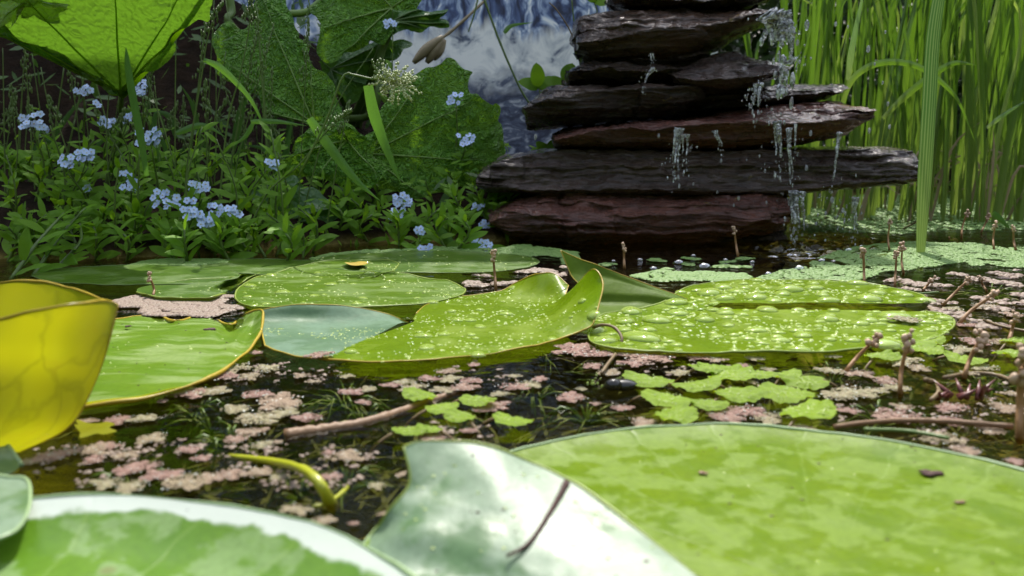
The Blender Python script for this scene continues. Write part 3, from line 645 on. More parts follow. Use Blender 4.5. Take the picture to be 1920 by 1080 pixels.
# right hand pad with the slit and the big drops
def slitlift(p, q, u): return Vector((0, 0, .0038 * max(0, min(1, (u - .55) / .4)) ** 1.3 + .0012 * q * mn.noise(p * 26) + .0005 * mn.noise(p * 120)))
p8 = star_pad('wide lily pad under the slate stack covered in large rain drops', (1325, 579), [(1735, 583), (1770, 592), (1790, 606), (1765, 630), (1690, 646), (1600, 655), (1500, 661), (1400, 661), (1300, 661), (1200, 657), (1140, 651), (1108, 640), (1106, 618), (1125, 594), (1180, 582), (1240, 570), (1280, 545), (1330, 534), (1420, 529), (1540, 531), (1640, 541), (1712, 556), (1738, 572), (1730, 578)],
              PADMID, RIMG, z0=.004, drop=dict(nbig=210, nsmall=1500, rb=(.0018, .0092), rs=(.0005, .0015), seed=9, grit=30), zf=slitlift)
V, F, U = patch([[(1110, 600), (1180, 594), (1250, 588), (1326, 581)], [(1112, 572, .562), (1190, 575, .565), (1260, 577, .566), (1325, 580, .566)], [(1100, 548, .571), (1190, 550, .575), (1265, 560, .573), (1326, 578, .57)],
                 [(1075, 522, .579), (1160, 530, .582), (1250, 552, .578), (1326, 577, .572)], [(1066, 505, .583), (1140, 517, .586), (1240, 547, .58), (1327, 577, .574)], [(1051, 469, .588), (1085, 484, .59), (1150, 507, .589), (1240, 543, .583), (1328, 576, .576)]], 44, 34)
solid('raised_lobe', V, F, PADOLV, p8); rim_part(p8, edge_of(V, 44, 34, 'bl'), GOLD, .0006)
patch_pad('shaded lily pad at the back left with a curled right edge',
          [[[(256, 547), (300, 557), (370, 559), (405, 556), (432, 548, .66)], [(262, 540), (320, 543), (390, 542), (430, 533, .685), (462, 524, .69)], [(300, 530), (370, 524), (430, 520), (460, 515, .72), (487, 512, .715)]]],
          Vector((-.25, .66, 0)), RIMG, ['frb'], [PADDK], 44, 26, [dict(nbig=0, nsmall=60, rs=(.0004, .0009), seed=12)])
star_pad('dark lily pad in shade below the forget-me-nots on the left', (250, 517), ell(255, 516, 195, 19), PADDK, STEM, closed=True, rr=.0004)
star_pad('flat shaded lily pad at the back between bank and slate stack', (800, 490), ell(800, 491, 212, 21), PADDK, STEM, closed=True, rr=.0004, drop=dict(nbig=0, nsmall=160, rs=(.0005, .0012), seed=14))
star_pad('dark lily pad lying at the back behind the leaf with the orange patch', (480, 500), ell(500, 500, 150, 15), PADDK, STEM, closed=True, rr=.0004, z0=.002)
m = MB(); m.add(*tube(spline([P(t) for t in [(1062, 905, 0, .0166), (1052, 925, 0, .0154), (1035, 955, 0, .0138), (1003, 1005, 0, .0112), (980, 1028, 0, .0102), (950, 1042, 0, .0095)]], 18), [.0011 - .0007 * (i / 18) for i in range(19)], 6))
tag(m.build('twig', TWIGDK, None, P((1035, 955, 0, .0148))), 'thin brown twig lying on the grey green curled pad', 'twig')
o = solid('dead_leaf', *star_mesh(G(655, 493, .008), [G(*t, .008) for t in ell(668, 493, 22, 4, 12)], 20, 4, lambda p, q, u: Vector((0, 0, .0015 * mn.noise(p * 60))), True)[:2], GOLD, None, G(668, 493))
tag(o, 'small orange dead leaf lying on the broad back pad', 'leaf')
o = solid('dead_leaf', *star_mesh(G(180, 800, .002), [G(*t, .002) for t in [(138, 795), (150, 800), (140, 786), (165, 792), (190, 793), (200, 790), (216, 797), (205, 803), (219, 808), (195, 813), (180, 812), (150, 820), (150, 810)]], 52, 5, lambda p, q, u: Vector((0, 0, .0008 * mn.noise(p * 90))), True)[:2], PADYEL, None, G(180, 800))
tag(o, 'ragged yellow leaf scrap floating below the folded yellow leaf', 'leaf')

for (x, y, r, lab) in [(1745, 887, .0024, 'small dark debris speck near the rim of the large front pad'), (1320, 886, .0012, 'tiny brown speck in the middle of the large front pad'), (242, 612, .0022, 'dark debris speck at the back of the gold rimmed pad'), (396, 617, .0026, 'dark debris crumb by the upturned corner of the gold rimmed pad'), (1520, 570, .002, 'red brown speck on the drop covered pad'), (1800, 940, .0012, 'pale red speck at the right of the front pad')]:
    m = MB(); c = G(x, y, .0024 if y > 800 else .0052)
    for k in range(5): m.add(*blob(c + Vector((RND.uniform(-1, 1) * r, RND.uniform(-.6, .6) * r, 0)), r * RND.uniform(.4, .8), k, 7, 4, (1.3, .9, .35), .35))
    tag(m.build('debris_speck', TWIGDK if r > .002 else TWIG, None, c), lab, 'debris')
# ------------------------------------------------------------------ small toothed leaves
def toothed(n=0):
    rn = random.Random(n); out = []
    N = 44
    for i in range(N):
        a = 2 * math.pi * i / N
        r = (1 - .12 * abs(math.sin(a)) ** 2) * (1 + (.05 if i % 2 else -.025) * (math.cos(a) > -.55)) * (1 + rn.uniform(-.03, .03))
        if math.cos(a) < -.8: r *= 1.05
        out.append(Vector((r * math.cos(a), .86 * r * math.sin(a), .05 * math.cos(2 * a) + .1 * rn.uniform(-.2, .2))))
    V, F, E = star_mesh(Vector((-.25, 0, .0)), out, 88, 8, lambda p, q, u: Vector((0, 0, .07 * math.sin(abs(p.y) * 7) * q + .08 * mn.noise(p * 3 + Vector((n, 0, 0))) + .05 * abs(p.y))), True, 1)
    rn2 = random.Random(n + 50); m = MB(); m.add(V, F, 0)
    return m
TOOTH = []
for k in range(4):
    m = toothed(k); TOOTH.append(mk_mesh('toothed_leaf', m.V, m.F, CHEST))
DEWS = []
for k in range(4):
    m = MB(); rn = random.Random(k)
    for _ in range(64):
        a, q = rn.uniform(0, 6.28), rn.random() ** .5 * .85; r = rn.uniform(.015, .04)
        m.add(*blob((q * math.cos(a), q * .72 * math.sin(a), .035), r, rn.random(), 6, 2, (1, 1, .7), .1, True))
    DEWS.append(mk_mesh('dew', m.V, m.F, DEW))
STEMME = {}
LAND = [((330, 780), 'near the gold rimmed pad'), ((120, 860), 'below the folded yellow leaf'), ((350, 895), 'behind the front left pad'), ((520, 780), 'left of the floating brown stick'), ((640, 890), 'left of the curled front pad'),
        ((800, 720), 'in front of the wet middle pad'), ((860, 770), 'beside the tip of the brown stick'), ((990, 715), 'on the dark open water'), ((1150, 670), 'by the bent tan stem'), ((1130, 770), 'behind the large front pad'),
        ((1350, 670), 'in front of the drop covered pad'), ((1290, 740), 'between the toothed leaves'), ((1420, 790), 'behind the rim of the front right pad'), ((1600, 690), 'among the brown seed stalks'), ((1620, 750), 'right of the toothed leaves'),
        ((1780, 780), 'near the dark red dried flower'), ((1830, 660), 'under the leaning seed stalks'), ((1820, 830), 'at the right edge behind the front pad')]
def near(x, y): return min(LAND, key=lambda l: (l[0][0] - x) ** 2 + (2.2 * (l[0][1] - y)) ** 2)[1]
items = []
for i, (x, y, w) in enumerate([(1215, 712, 96), (1255, 748, 104), (1268, 777, 96), (1500, 713, 98), (1475, 737, 100), (1515, 770, 118), (1325, 690, 66), (1372, 702, 100), (1385, 738, 90), (1305, 722, 90), (1345, 690, 70), (1655, 667, 70), (1735, 656, 70), (1700, 645, 90), (1810, 672, 66), (1890, 662, 60), (1740, 637, 60), (1900, 638, 50),
                               (787, 740, 76), (897, 750, 72), (830, 764, 62), (862, 780, 68), (962, 787, 78), (770, 806, 66), (805, 803, 50), (1330, 757, 70), (1480, 700, 50), (1420, 700, 60)]):
    g = G(x, y, .0035); d = (g - CAM).length; L = w / 2 / FPX * d
    th = thing('toothed_leaf', '', 'floating leaf', g, 'small toothed leaves floating on the pond')
    M = Matrix.Rotation(RND.uniform(-.9, .9) + (math.pi if i % 3 == 0 else 0), 4, 'Z') @ Matrix.Rotation(RND.uniform(-.1, .1), 4, 'X') @ Matrix.Rotation(RND.uniform(-.12, .05), 4, 'Y') @ Matrix.Scale(L, 4)
    link('blade', TOOTH[i % 4], th, M); link('dew', DEWS[i % 4], th, M)['kind'] = 'stuff'
    p0 = g + M.to_3x3() @ Vector((-.9, 0, 0)); p0.z = .002; dr = (p0 - g).normalized()
    m = MB(); m.add(*tube(spline([p0 + Vector((0, 0, .001)), p0 + dr * .006 + Vector((0, 0, -.001)), p0 + dr * .014 + Vector((0, .002, -.008))], 6), .0007, 5)); m.build('stalk', STEMBR, th)
    items.append((th, 'dewy toothed floating leaf ' + near(x, y), x))
autolabel(items)

# ------------------------------------------------------------------ azolla
def azolla(n):
    rn = random.Random(100 + n); m = MB(); arms = []
    for a in range(rn.randint(3, 5)):
        ang = rn.uniform(0, 6.28); arms.append((ang, rn.uniform(.5, .95)))
    for ang, ln in arms:
        steps = 13
        for s in range(steps):
            q = s / steps * ln
            for side in (-1, -.66, -.33, 0, .33, .66, 1):
                w = .24 * (1 - .5 * s / steps)
                c = Vector((q * math.cos(ang), q * math.sin(ang), .04 * rn.random())) + Vector((-math.sin(ang), math.cos(ang), 0)) * side * w * rn.uniform(.7, 1.2)
                m.add(*blob(c + Vector((0, 0, .03 - .05 * abs(side))), rn.uniform(.035, .075), rn.random(), 6, 3, (1, 1, 1.1), .3))
    for _ in range(90):
        a, q = rn.uniform(0, 6.28), rn.random() ** .6 * .6
        m.add(*blob((q * math.cos(a), q * math.sin(a), .05 + .05 * rn.random()), rn.uniform(.035, .07), rn.random(), 6, 3, (1, 1, 1.1), .3))
    return mk_mesh('azolla_clump', m.V, m.F, AZPINK)
AZ = [azolla(k) for k in range(9)]
def beads(n):
    rn = random.Random(n); m = MB()
    for _ in range(16):
        a, q = rn.uniform(0, 6.28), rn.random() * .75; m.add(*blob((q * math.cos(a), q * math.sin(a), .12), rn.uniform(.02, .04), 1, 7, 4, (1, 1, .9), 0))
    return mk_mesh('dew_bead', m.V, m.F, BEADM)
BEAD = [beads(k) for k in range(4)]
AZL = [(478, 662, 30), (430, 690, 90), (400, 706, 90), (350, 737, 80), (395, 735, 60), (470, 706, 60), (305, 752, 25), (500, 693, 60), (567, 704, 40), (590, 716, 30), (650, 705, 30), (480, 740, 60), (525, 752, 90), (480, 785, 100), (440, 768, 60), (530, 775, 70), (580, 785, 60), (470, 812, 60), (440, 826, 50), (545, 760, 60),
       (490, 835, 45), (165, 790, 32), (220, 788, 55), (270, 785, 50), (100, 856, 70), (65, 864, 40), (165, 845, 70), (200, 838, 50), (238, 852, 45), (175, 863, 50), (285, 822, 58), (350, 843, 44), (378, 860, 40), (245, 880, 60), (290, 872, 34), (203, 906, 60), (250, 912, 60), (300, 893, 64), (345, 905, 84), (392, 896, 50), (430, 889, 60), (485, 886, 60), (522, 895, 36),
       (614, 850, 30), (645, 857, 70), (622, 895, 50), (560, 955, 54), (605, 977, 54), (555, 1000, 26), (838, 697, 50), (888, 684, 32), (735, 722, 44), (762, 718, 50), (802, 711, 50), (780, 727, 60), (842, 710, 50), (882, 714, 50), (868, 727, 60), (832, 732, 50), (965, 705, 30), (1013, 711, 34), (960, 726, 62), (992, 721, 50), (940, 739, 42), (925, 760, 62), (905, 768, 50),
       (682, 755, 36), (655, 735, 50), (690, 730, 44), (1072, 746, 64), (1088, 729, 28), (1118, 757, 24), (1163, 765, 50), (1204, 792, 52), (880, 808, 42), (812, 820, 60), (655, 852, 40), (707, 911, 42), (752, 890, 26), (742, 955, 30), (720, 963, 26), (665, 982, 20), (1085, 657, 90), (1120, 664, 70), (1060, 650, 40), (1112, 686, 44), (1140, 699, 52), (1212, 669, 110), (1245, 666, 80), (1190, 681, 60), (1285, 665, 40), (1275, 700, 44),
       (1310, 670, 62), (1345, 675, 42), (1413, 671, 40), (1392, 686, 34), (1485, 667, 24), (1560, 669, 38), (1440, 693, 34), (1560, 697, 55), (1612, 700, 52), (1660, 715, 60), (1690, 678, 80), (1722, 690, 50), (1680, 728, 54), (1600, 737, 90), (1570, 745, 70), (1640, 733, 44), (1410, 716, 26), (1395, 772, 92), (1440, 785, 70), (1360, 783, 70), (1505, 803, 52), (1478, 821, 64),
       (1592, 770, 44), (1685, 778, 90), (1695, 763, 40), (1790, 765, 62), (1882, 765, 62), (1786, 790, 54), (1762, 822, 78), (1858, 808, 52), (1812, 846, 46), (1902, 865, 34), (1850, 690, 52), (1800, 655, 62), (1880, 643, 62), (1825, 640, 54), (1752, 617, 50), (1870, 610, 44), (1660, 640, 36), (1905, 740, 44), (1815, 610, 40), (1720, 555, 44), (1790, 580, 40), (1850, 575, 50), (1900, 590, 40), (700, 628, 34), (600, 665, 50), (1700, 600, 54), (1740, 600, 40), (1820, 700, 34), (520, 830, 24)]
items = []
for i, (x, y, w) in enumerate(AZL):
    z = .001 if i not in (138, 139) else .006
    g = G(x, y, z); d = (g - CAM).length; L = w / 2 / FPX * d * 1.3
    th = thing('azolla_clump', '', 'water fern', g, 'azolla clumps floating on the pond')
    M = Matrix.Rotation(RND.uniform(0, 6.28), 4, 'Z') @ Matrix.Diagonal((L * RND.uniform(.9, 1.15), L * RND.uniform(.8, 1.1), L * .5, 1))
    link('fronds', AZ[i % 9], th, M); b_ = link('dew_bead', BEAD[i % 4], th, M); b_['kind'] = 'stuff'
    size = 'large' if w >= 80 else 'tiny' if w <= 34 else 'mid sized'
    items.append((th, '%s pink azolla clump %s' % (size, near(x, y)), x))
autolabel(items)
def inside(poly, x, y):
    c = False; n = len(poly)
    for i in range(n):
        (x1, y1), (x2, y2) = poly[i], poly[i - 1]
        if (y1 > y) != (y2 > y) and x < (x2 - x1) * (y - y1) / (y2 - y1) + x1: c = not c
    return c
def mat_of_azolla(name, label, polys, mat, n, r, seed, holes=.0, sc_=18, kindcat='water fern'):
    m = MB(); rn = random.Random(seed)
    for poly in polys:
        W_ = [G(*p) for p in poly]; pl = [(p.x, p.y) for p in W_]; x0, x1 = min(p[0] for p in pl), max(p[0] for p in pl); y0, y1 = min(p[1] for p in pl), max(p[1] for p in pl)
        for _ in range(n):
            x, y = rn.uniform(x0, x1), rn.uniform(y0, y1)
            e = .02 * mn.noise(Vector((x * 30, y * 30, 4)))
            if not inside(pl, x + e, y + e): continue
            if mn.noise(Vector((x * sc_, y * sc_, seed))) < holes or abs(mn.noise(Vector((x * 40, y * 40, seed + 3)))) < .06: continue
            m.add(*blob((x, y, .001), r * rn.uniform(.6, 1.25), rn.random(), 5, 2, (rn.uniform(.8, 1.4), rn.uniform(.8, 1.4), .5), .25, True))
    o = m.build(name, mat, None, m.V[0].copy() * 1); tag(o, label, kindcat, kind='stuff'); return o
mat_of_azolla('azolla_carpet', 'green azolla carpet on the water between the slate stack and the reeds', [[(1505, 395), (1560, 370), (1700, 360), (1930, 350), (1990, 420), (1930, 432), (1800, 432), (1700, 440), (1620, 438), (1500, 437)],
              [(1720, 380), (1990, 340), (2300, 370), (2300, 420), (1900, 430)]], AZGREEN, 26000, .0031, 2, -.55)
mat_of_azolla('azolla_carpet', 'pale green azolla carpet around the striped reed on the right', [[(1400, 530), (1460, 510), (1520, 500), (1545, 480), (1600, 465), (1680, 455), (1760, 455), (1850, 462), (1990, 468), (1990, 500), (1880, 502), (1800, 495), (1740, 503), (1650, 512), (1620, 528), (1500, 532)]], AZGREEN, 30000, .0017, 3, -.5)
mat_of_azolla('azolla_carpet', 'green azolla strip behind the raised lobe at the foot of the slate stack', [[(1180, 520), (1240, 508), (1330, 512), (1400, 518), (1410, 528), (1330, 532), (1230, 530)]], AZGREEN, 6000, .002, 4, -.3)
mat_of_azolla('azolla_carpet', 'green azolla along the bank under the forget-me-nots', [[(560, 490), (640, 476), (760, 470), (900, 462), (1000, 462), (1080, 478), (1060, 500), (990, 500), (960, 486), (820, 472), (700, 480), (620, 492)], [(220, 505), (300, 490), (420, 488), (420, 497), (300, 503)]], AZGREEN, 9000, .003, 5, -.3)
mat_of_azolla('azolla_carpet', 'brown and green azolla scraps on the dark water beside the middle pad', [[(850, 515), (920, 505), (1010, 498), (1060, 502), (1055, 520), (960, 535), (900, 545), (860, 532)]], AZMAT, 2200, .003, 6, .12, 40)
mat_of_azolla('azolla_carpet', 'dusty pink azolla carpet behind the gold rimmed pad', [[(215, 562), (250, 557), (330, 560), (400, 558), (440, 566), (455, 580), (440, 590), (400, 597), (330, 594), (230, 588)]], AZMAT, 14000, .0018, 7, -.45)
mat_of_azolla('azolla_carpet', 'grey azolla flecks scattered on the water at the far right', [[(1640, 540), (1700, 512), (1990, 505), (1990, 640), (1840, 640), (1750, 600), (1740, 570)]], AZMAT, 5000, .0026, 8, .2, 40)
mat_of_azolla('azolla_carpet', 'small azolla flecks on the dark water below the bottom slate', [[(1080, 482), (1180, 485), (1350, 480), (1500, 490), (1500, 506), (1300, 508), (1150, 505)]], AZGREEN, 2500, .0028, 9, .3, 40)

# ------------------------------------------------------------------ dead seed stalks, twigs, weed
items = []
def stalk(bx, by, tx, ty, r, hs, col=STALK, label='brown seed stalk standing in the water '):
    b = G(bx, by, -.02); b2 = G(bx, by); t = D(tx, ty, b2.y); s = Vector((0, 0, 1))
    th = thing('seed_stalk', '', 'seed stalk', b2, 'dead seed stalks standing in the pond')
    mid = b2.lerp(t, .5) + Vector((.0035 * mn.noise(Vector((bx, by, 0)) * .37), .002, -.001))
    m = MB(); m.add(*tube(spline([b, b2, mid, t], 10), [r * (1.2 - .5 * i / 10 + .16 * mn.noise(Vector((i * 1.3, bx, by)))) for i in range(11)], 7)); m.build('stem', col, th)
    m = MB(); rn = random.Random(int(bx)); ax = (t - b2).normalized()
    for i in range(11):
        f = rn.random(); q = t + ax * (hs * 1.6 * (f - .35)) + Vector((rn.uniform(-1, 1), rn.uniform(-1, 1), rn.uniform(-1, 1))) * hs * .45
        m.add(*blob(q, hs * rn.uniform(.22, .42), rn.random(), 6, 4, (1, 1, 1.1), .3))
    m.build('seed_head', SEED, th)
    items.append((th, label + near2(bx, by), bx))
def near2(x, y):
    if y < 500: return 'in front of the slate stack' if x < 1450 else 'by the azolla carpet'
    if x < 1000: return 'near the back pads'
    return 'right of the drop covered pad' if y < 650 else 'in the front right water'
for a in [(1585, 697, 1637, 640, .0011, .0042), (1688, 738, 1701, 648, .0011, .0045), (1808, 708, 1836, 640, .0012, .005), (1912, 822, 1916, 690, .0016, .006), (1768, 572, 1812, 528, .0011, .0035), (1798, 607, 1858, 556, .0013, .0042), (1892, 642, 1903, 598, .0012, .0035),
          (1621, 537, 1619, 476, .0012, .0038), (1678, 541, 1681, 478, .001, .004), (1694, 512, 1692, 464, .001, .0045), (1668, 470, 1668, 422, .0011, .0045), (1384, 482, 1377, 434, .0013, .0038), (1171, 503, 1170, 466, .0013, .0038), (285, 560, 282, 522, .0011, .0036), (930, 545, 925, 482, .0012, .004),
          (1803, 445, 1812, 402, .0012, .004), (1840, 435, 1852, 408, .0012, .004), (1864, 468, 1866, 424, .0012, .004), (1780, 445, 1790, 450, .001, .004), (1905, 470, 1900, 432, .0014, .004), (1730, 545, 1745, 528, .001, .003), (1850, 545, 1840, 525, .001, .003)]:
    stalk(*a)
autolabel(items)
def stick(name, label, pts, r0, r1, mat, cat='twig', n=20, z=.003):
    p = spline([P(t, z) for t in pts], n); m = MB()
    V, F = tube(p, [(r0 + (r1 - r0) * i / n) * (1 + .3 * mn.noise(Vector((i * .8, r0 * 1e4, 0)))) for i in range(n + 1)], 8); m.add(V, F)
    return tag(m.build(name, mat, None, p[n // 2].copy()), label, cat)
stick('floating_stick', 'brown stick floating left of the toothed leaves', [(535, 818), (600, 808), (680, 795), (760, 770), (810, 752), (862, 735)], .0030, .0017, TWIG, 'stick', z=-.0008, n=44)
stick('bent_tendril', 'thin tan stem bent in a loop beside the middle pad', [(1112, 614, .475), (1130, 609, .47), (1152, 614, .463), (1166, 634, .455), (1160, 655, .447), (1140, 682), (1128, 700)], .0009, .0008, STEMBR, 'stem')
stick('curved_tendril', 'glossy yellow curved stem breaking the water left of the curled pad', [(430, 856, 0, -.001), (490, 862, 0, .001), (540, 871, 0, .005), (575, 884, 0, .008), (600, 908, 0, .007), (615, 935, 0, .002), (625, 950, 0, -.003)], .0011, .0021, YST, 'stem')
stick('floating_twig', 'long pale brown twig floating behind the front right pad', [(1565, 800), (1620, 793), (1700, 788), (1800, 792), (1900, 800)], .001, .0012, TWIG)
stick('floating_twig', 'tan arching twig right of the red dried flower', [(1770, 708), (1820, 700, .40), (1870, 704, .398), (1920, 722)], .001, .0011, STEMBR)
stick('floating_twig', 'curved golden twig left of the red dried flower', [(1735, 712), (1755, 718, .39), (1760, 735), (1745, 750)], .0012, .0009, STEMBR)
stick('floating_twig', 'short sunken brown twig by the rim of the front pad', [(1615, 838), (1650, 830), (1690, 833)], .0018, .001, TWIG, z=-.002)
stick('floating_twig', 'greenish twig below the long pale brown twig', [(1620, 805), (1700, 808), (1780, 822)], .0008, .0008, STEM)
stick('floating_twig', 'thin pale stem on the azolla carpet beside the striped reed', [(1695, 428), (1715, 418, 1.0), (1722, 411, 1.0)], .0012, .001, DRY)
stick('floating_twig', 'thin twig in the weed at the upper right water', [(1640, 545), (1690, 552), (1760, 548)], .0008, .0008, STEM)
stick('floating_twig', 'fine brown twig crossing the water at the right edge', [(1845, 600), (1880, 612), (1930, 622)], .0009, .0008, STEMBR)
stick('drifting_tendril', 'submerged pale stem drifting left of the curled pad', [(652, 912), (640, 925), (612, 945), (585, 950)], .0008, .0006, YST, 'stem', z=0)
th = thing('dried_flower', 'dark red tangle of dried flower spikes floating at the right', 'flower', G(1805, 745))
rq = random.Random(3)
for k in range(13):
    a = rq.uniform(0, 6.28); b = G(1800 + rq.uniform(-45, 45), 742 + rq.uniform(-10, 8), .001); d = Vector((math.cos(a), math.sin(a), rq.uniform(.1, 1.0)))
    m = MB(); m.add(*tube([b, b + d * .004, b + d * .0075 * rq.uniform(.7, 1.2) + Vector((0, 0, .0005))], [.0012, .001, .0001], 6)); m.build('sepal', REDM, th)
# dark wet bubbly lump, kind unknown
th = thing('dark_wet_lump', 'dark wet lump with bubbles near the toothed leaves', 'snail', G(1160, 722))
m = MB(); m.add(*blob(G(1165, 722, .002), .0052, 3, 12, 8, (1.5, .9, .55), .06)); m.add(*blob(G(1150, 722, .003), .0038, 4, 10, 7, (1.1, .9, .8), .06)); m.build('lump_body', DARK, th)
m = MB()
for k in range(26): m.add(*blob(G(1150 + RND.uniform(-55, 30), 712 + RND.uniform(-12, 14), .002), RND.uniform(.0003, .0008), k, 7, 4, (1, 1, 1), 0))
m.build('bubbles', DROP, th)['kind'] = 'stuff'
items = []
def weed(x, y, n, L, seed):
    rn = random.Random(seed); g = G(x, y, -.008); m = MB()
    for k in range(n):
        a = rn.uniform(0, 6.28); d = Vector((math.cos(a), math.sin(a), 0)); l = L * rn.uniform(.5, 1)
        p = [g, g + d * l * .5 + Vector((0, 0, rn.uniform(.002, .009))), g + d * l + Vector((rn.uniform(-.2, .2) * l, rn.uniform(-.2, .2) * l, rn.uniform(-.006, .006)))]
        m.add(*tube(spline(p, 6), [.0006, .0006, .00055, .0005, .0004, .0003, .0001], 4))
    o = m.build('pondweed', WEED, None, g); tag(o, '', 'water plant', 'pondweed tufts under the water'); items.append((o, 'feathery submerged pondweed tuft ' + near(x, y), x))
for i, a in enumerate([(645, 768, 34, .03), (370, 790, 22, .02), (395, 815, 16, .018), (430, 850, 24, .022), (560, 935, 20, .02), (650, 925, 16, .018), (1000, 760, 18, .02), (920, 800, 16, .018), (1100, 800, 26, .026), (1380, 820, 20, .02), (1560, 720, 24, .03), (1650, 800, 22, .025), (1850, 740, 22, .028), (700, 690, 20, .03), (560, 690, 18, .025), (1750, 670, 20, .03), (1020, 680, 18, .03), (250, 930, 18, .02), (1860, 560, 24, .05), (1690, 545, 20, .04), (680, 800, 16, .02)]): weed(*a, i)
autolabel(items)

# ------------------------------------------------------------------ forget-me-nots
def leaf_mesh(name, mat, w=.17, fold=.25, bend=.18, nu=10):
    V, F = [], []
    for i in range(nu + 1):
        t = i / nu; ww = w * .92 * (max(0, math.sin(math.pi * t ** .9)) ** .62) * (1 if t < 1 else 0) + (.012 if t < .1 else 0)
        for k, s in enumerate((-1, -.5, 0, .5, 1)): V.append((s * ww, t, -bend * t * t + fold * abs(s) * ww - .03 * (abs(s) == 1) + .012 * math.sin(t * 13 + s)))
    F = [(i * 5 + k, i * 5 + k + 1, (i + 1) * 5 + k + 1, (i + 1) * 5 + k) for i in range(nu) for k in range(4)]
    return mk_mesh(name, V, F, mat)
FL = [leaf_mesh('leaf', FORG, .15, .3, .2), leaf_mesh('leaf', FORG, .19, .25, .35), leaf_mesh('leaf', FORG, .16, .4, .05)]
def flower_mesh():
    m = MB()
    for k in range(5):
        a = 2 * math.pi * k / 5; c = Vector((.58 * math.cos(a), .58 * math.sin(a), .06)); V = [c * .25] ; n = 9
        V = [c]
        for i in range(n):
            w = 2 * math.pi * i / n; V.append(c + Vector((math.cos(w) * .44, math.sin(w) * .44, .07 * math.cos(w * 2) + .05)))
        m.add(V, [(0, 1 + i, 1 + (i + 1) % n) for i in range(n)], 0)
    m.add(*blob((0, 0, .09), .2, 2, 8, 3, (1, 1, .5), 0, True), 1)
    return mk_mesh('flower', m.V, m.F, [PETAL, EYE], m.I)
FLW = flower_mesh()
fitems = []
def herb(root, top, heads, nleaf, leafL, desc, x, seed, rstem=.0011):
    """root/top: world points; heads: list of (flower centre point, number of flowers, spread)"""
    rn = random.Random(seed); cam_dir = Vector((0, -1, .15))
    th = thing('forget_me_not' if heads else 'leafy_shoot', '', 'forget-me-not' if heads else 'plant', root, 'forget-me-nots growing on the bank' if heads else 'leafy shoots growing on the bank')
    mid = root.lerp(top, .5) + Vector((rn.uniform(-.012, .012), rn.uniform(-.01, .01), .004))
    L = spline([root, mid, top], 14)
    m = MB(); m.add(*tube(L, [rstem * (1.2 - .5 * i / 14) for i in range(15)], 6)); m.build('stem', STEM, th)
    for k in range(nleaf):
        t = (k + .6) / nleaf * (.92 if heads else 1.0); p = crom(L, t); ax = (crom(L, min(1, t + .05)) - crom(L, max(0, t - .05))).normalized()
        a = k * 2.4 + rn.uniform(-.5, .5); side = Vector((math.cos(a), math.sin(a) * .8 - .1, 0)).normalized(); up = rn.uniform(.25, 2.0 if not heads else 1.3)
        d = (side + ax * up).normalized(); n = (Vector((0, 0, rn.uniform(.3, .9))) + side * -.5 + Vector((rn.uniform(-.3, .3), -.75, 0))); n = (n - d * n.dot(d)).normalized(); xx = d.cross(n)
        s = leafL * rn.uniform(.7, 1.1) * (1.1 - .45 * t)
        M = Matrix((xx * s, d * s, n * s)).transposed().to_4x4(); M.translation = p - root
        link('leaf', FL[(k + seed) % 3], th, M)
    for c, nf, spread in heads:
        m = MB(); m.add(*tube(spline([L[-4], L[-1].lerp(c, .5) + Vector((0, 0, .002)), c - Vector((0, -.003, .003))], 5), .0006, 5)); m.build('flower_stalk', STEM, th)
        pl = []
        for k in range(nf):
            for _ in range(90):
                q = c + Vector((rn.uniform(-1, 1) * spread, rn.uniform(-.6, .6) * spread * .5, rn.uniform(-1, 1) * spread * .62))
                if all((q - z).length > .0042 for z in pl): break
            pl.append(q)
            n = (cam_dir + Vector((rn.uniform(-.6, .6), 0, rn.uniform(0, .7)))).normalized()
            M = n.to_track_quat('Z', 'Y').to_matrix().to_4x4() @ Matrix.Rotation(rn.uniform(0, 6), 4, 'Z') @ Matrix.Scale(.0039 * rn.uniform(.85, 1.1), 4); M.translation = q - root
            link('flower', FLW, th, M)
        m = MB()
        for k in range(max(3, nf // 2)): m.add(*blob(c + Vector((rn.uniform(-1, 1) * spread, .002, rn.uniform(-1.1, .3) * spread)), .0013, k, 6, 4, (1, 1, 1.2), .1))
        m.build('buds', BUD, th)
    fitems.append((th, desc, x))
def root_for(x, Y, dx=0): X = D(x + dx, 400, Y).x; return Vector((X, Y, max(-.002, gh(X, Y) - .004)))
def hgt(c): return 'tall' if c.z > .1 else 'mid height' if c.z > .06 else 'low'
def place(x):
    return 'at the left edge' if x < 120 else 'under the giant leaf stalk' if x < 300 else 'below the rough dark leaf' if x < 560 else 'in front of the crinkled leaf' if x < 850 else 'beside the slate stack'
HE = [(55, 225, .88, 11, .012), (155, 170, .95, 6, .008), (180, 195, .95, 2, .003), (200, 228, .95, 6, .007), (237, 222, .95, 5, .006), (262, 158, .97, 7, .009), (122, 303, .84, 6, .007), (160, 291, .85, 8, .008), (280, 257, .84, 13, .012), (241, 338, .86, 8, .012), (165, 352, .86, 2, .002),
      (310, 373, .82, 12, .012), (357, 378, .82, 2, .003), (375, 350, .83, 8, .008), (360, 402, .81, 8, .008), (388, 418, .81, 5, .006), (407, 393, .82, 6, .007), (437, 396, .82, 5, .006), (510, 308, .88, 5, .005), (735, 45, 1.08, 5, .008), (855, 185, 1.05, 6, .009), (873, 262, 1.05, 8, .010), (755, 375, .95, 9, .009), (745, 401, .95, 6, .007),
      (787, 433, .9, 3, .004), (800, 468, .86, 6, .009), (904, 458, .9, 9, .009), (897, 388, 1.0, 4, .006), (909, 420, .98, 4, .005), (80, 245, .9, 3, .006), (265, 175, .96, 3, .004)]
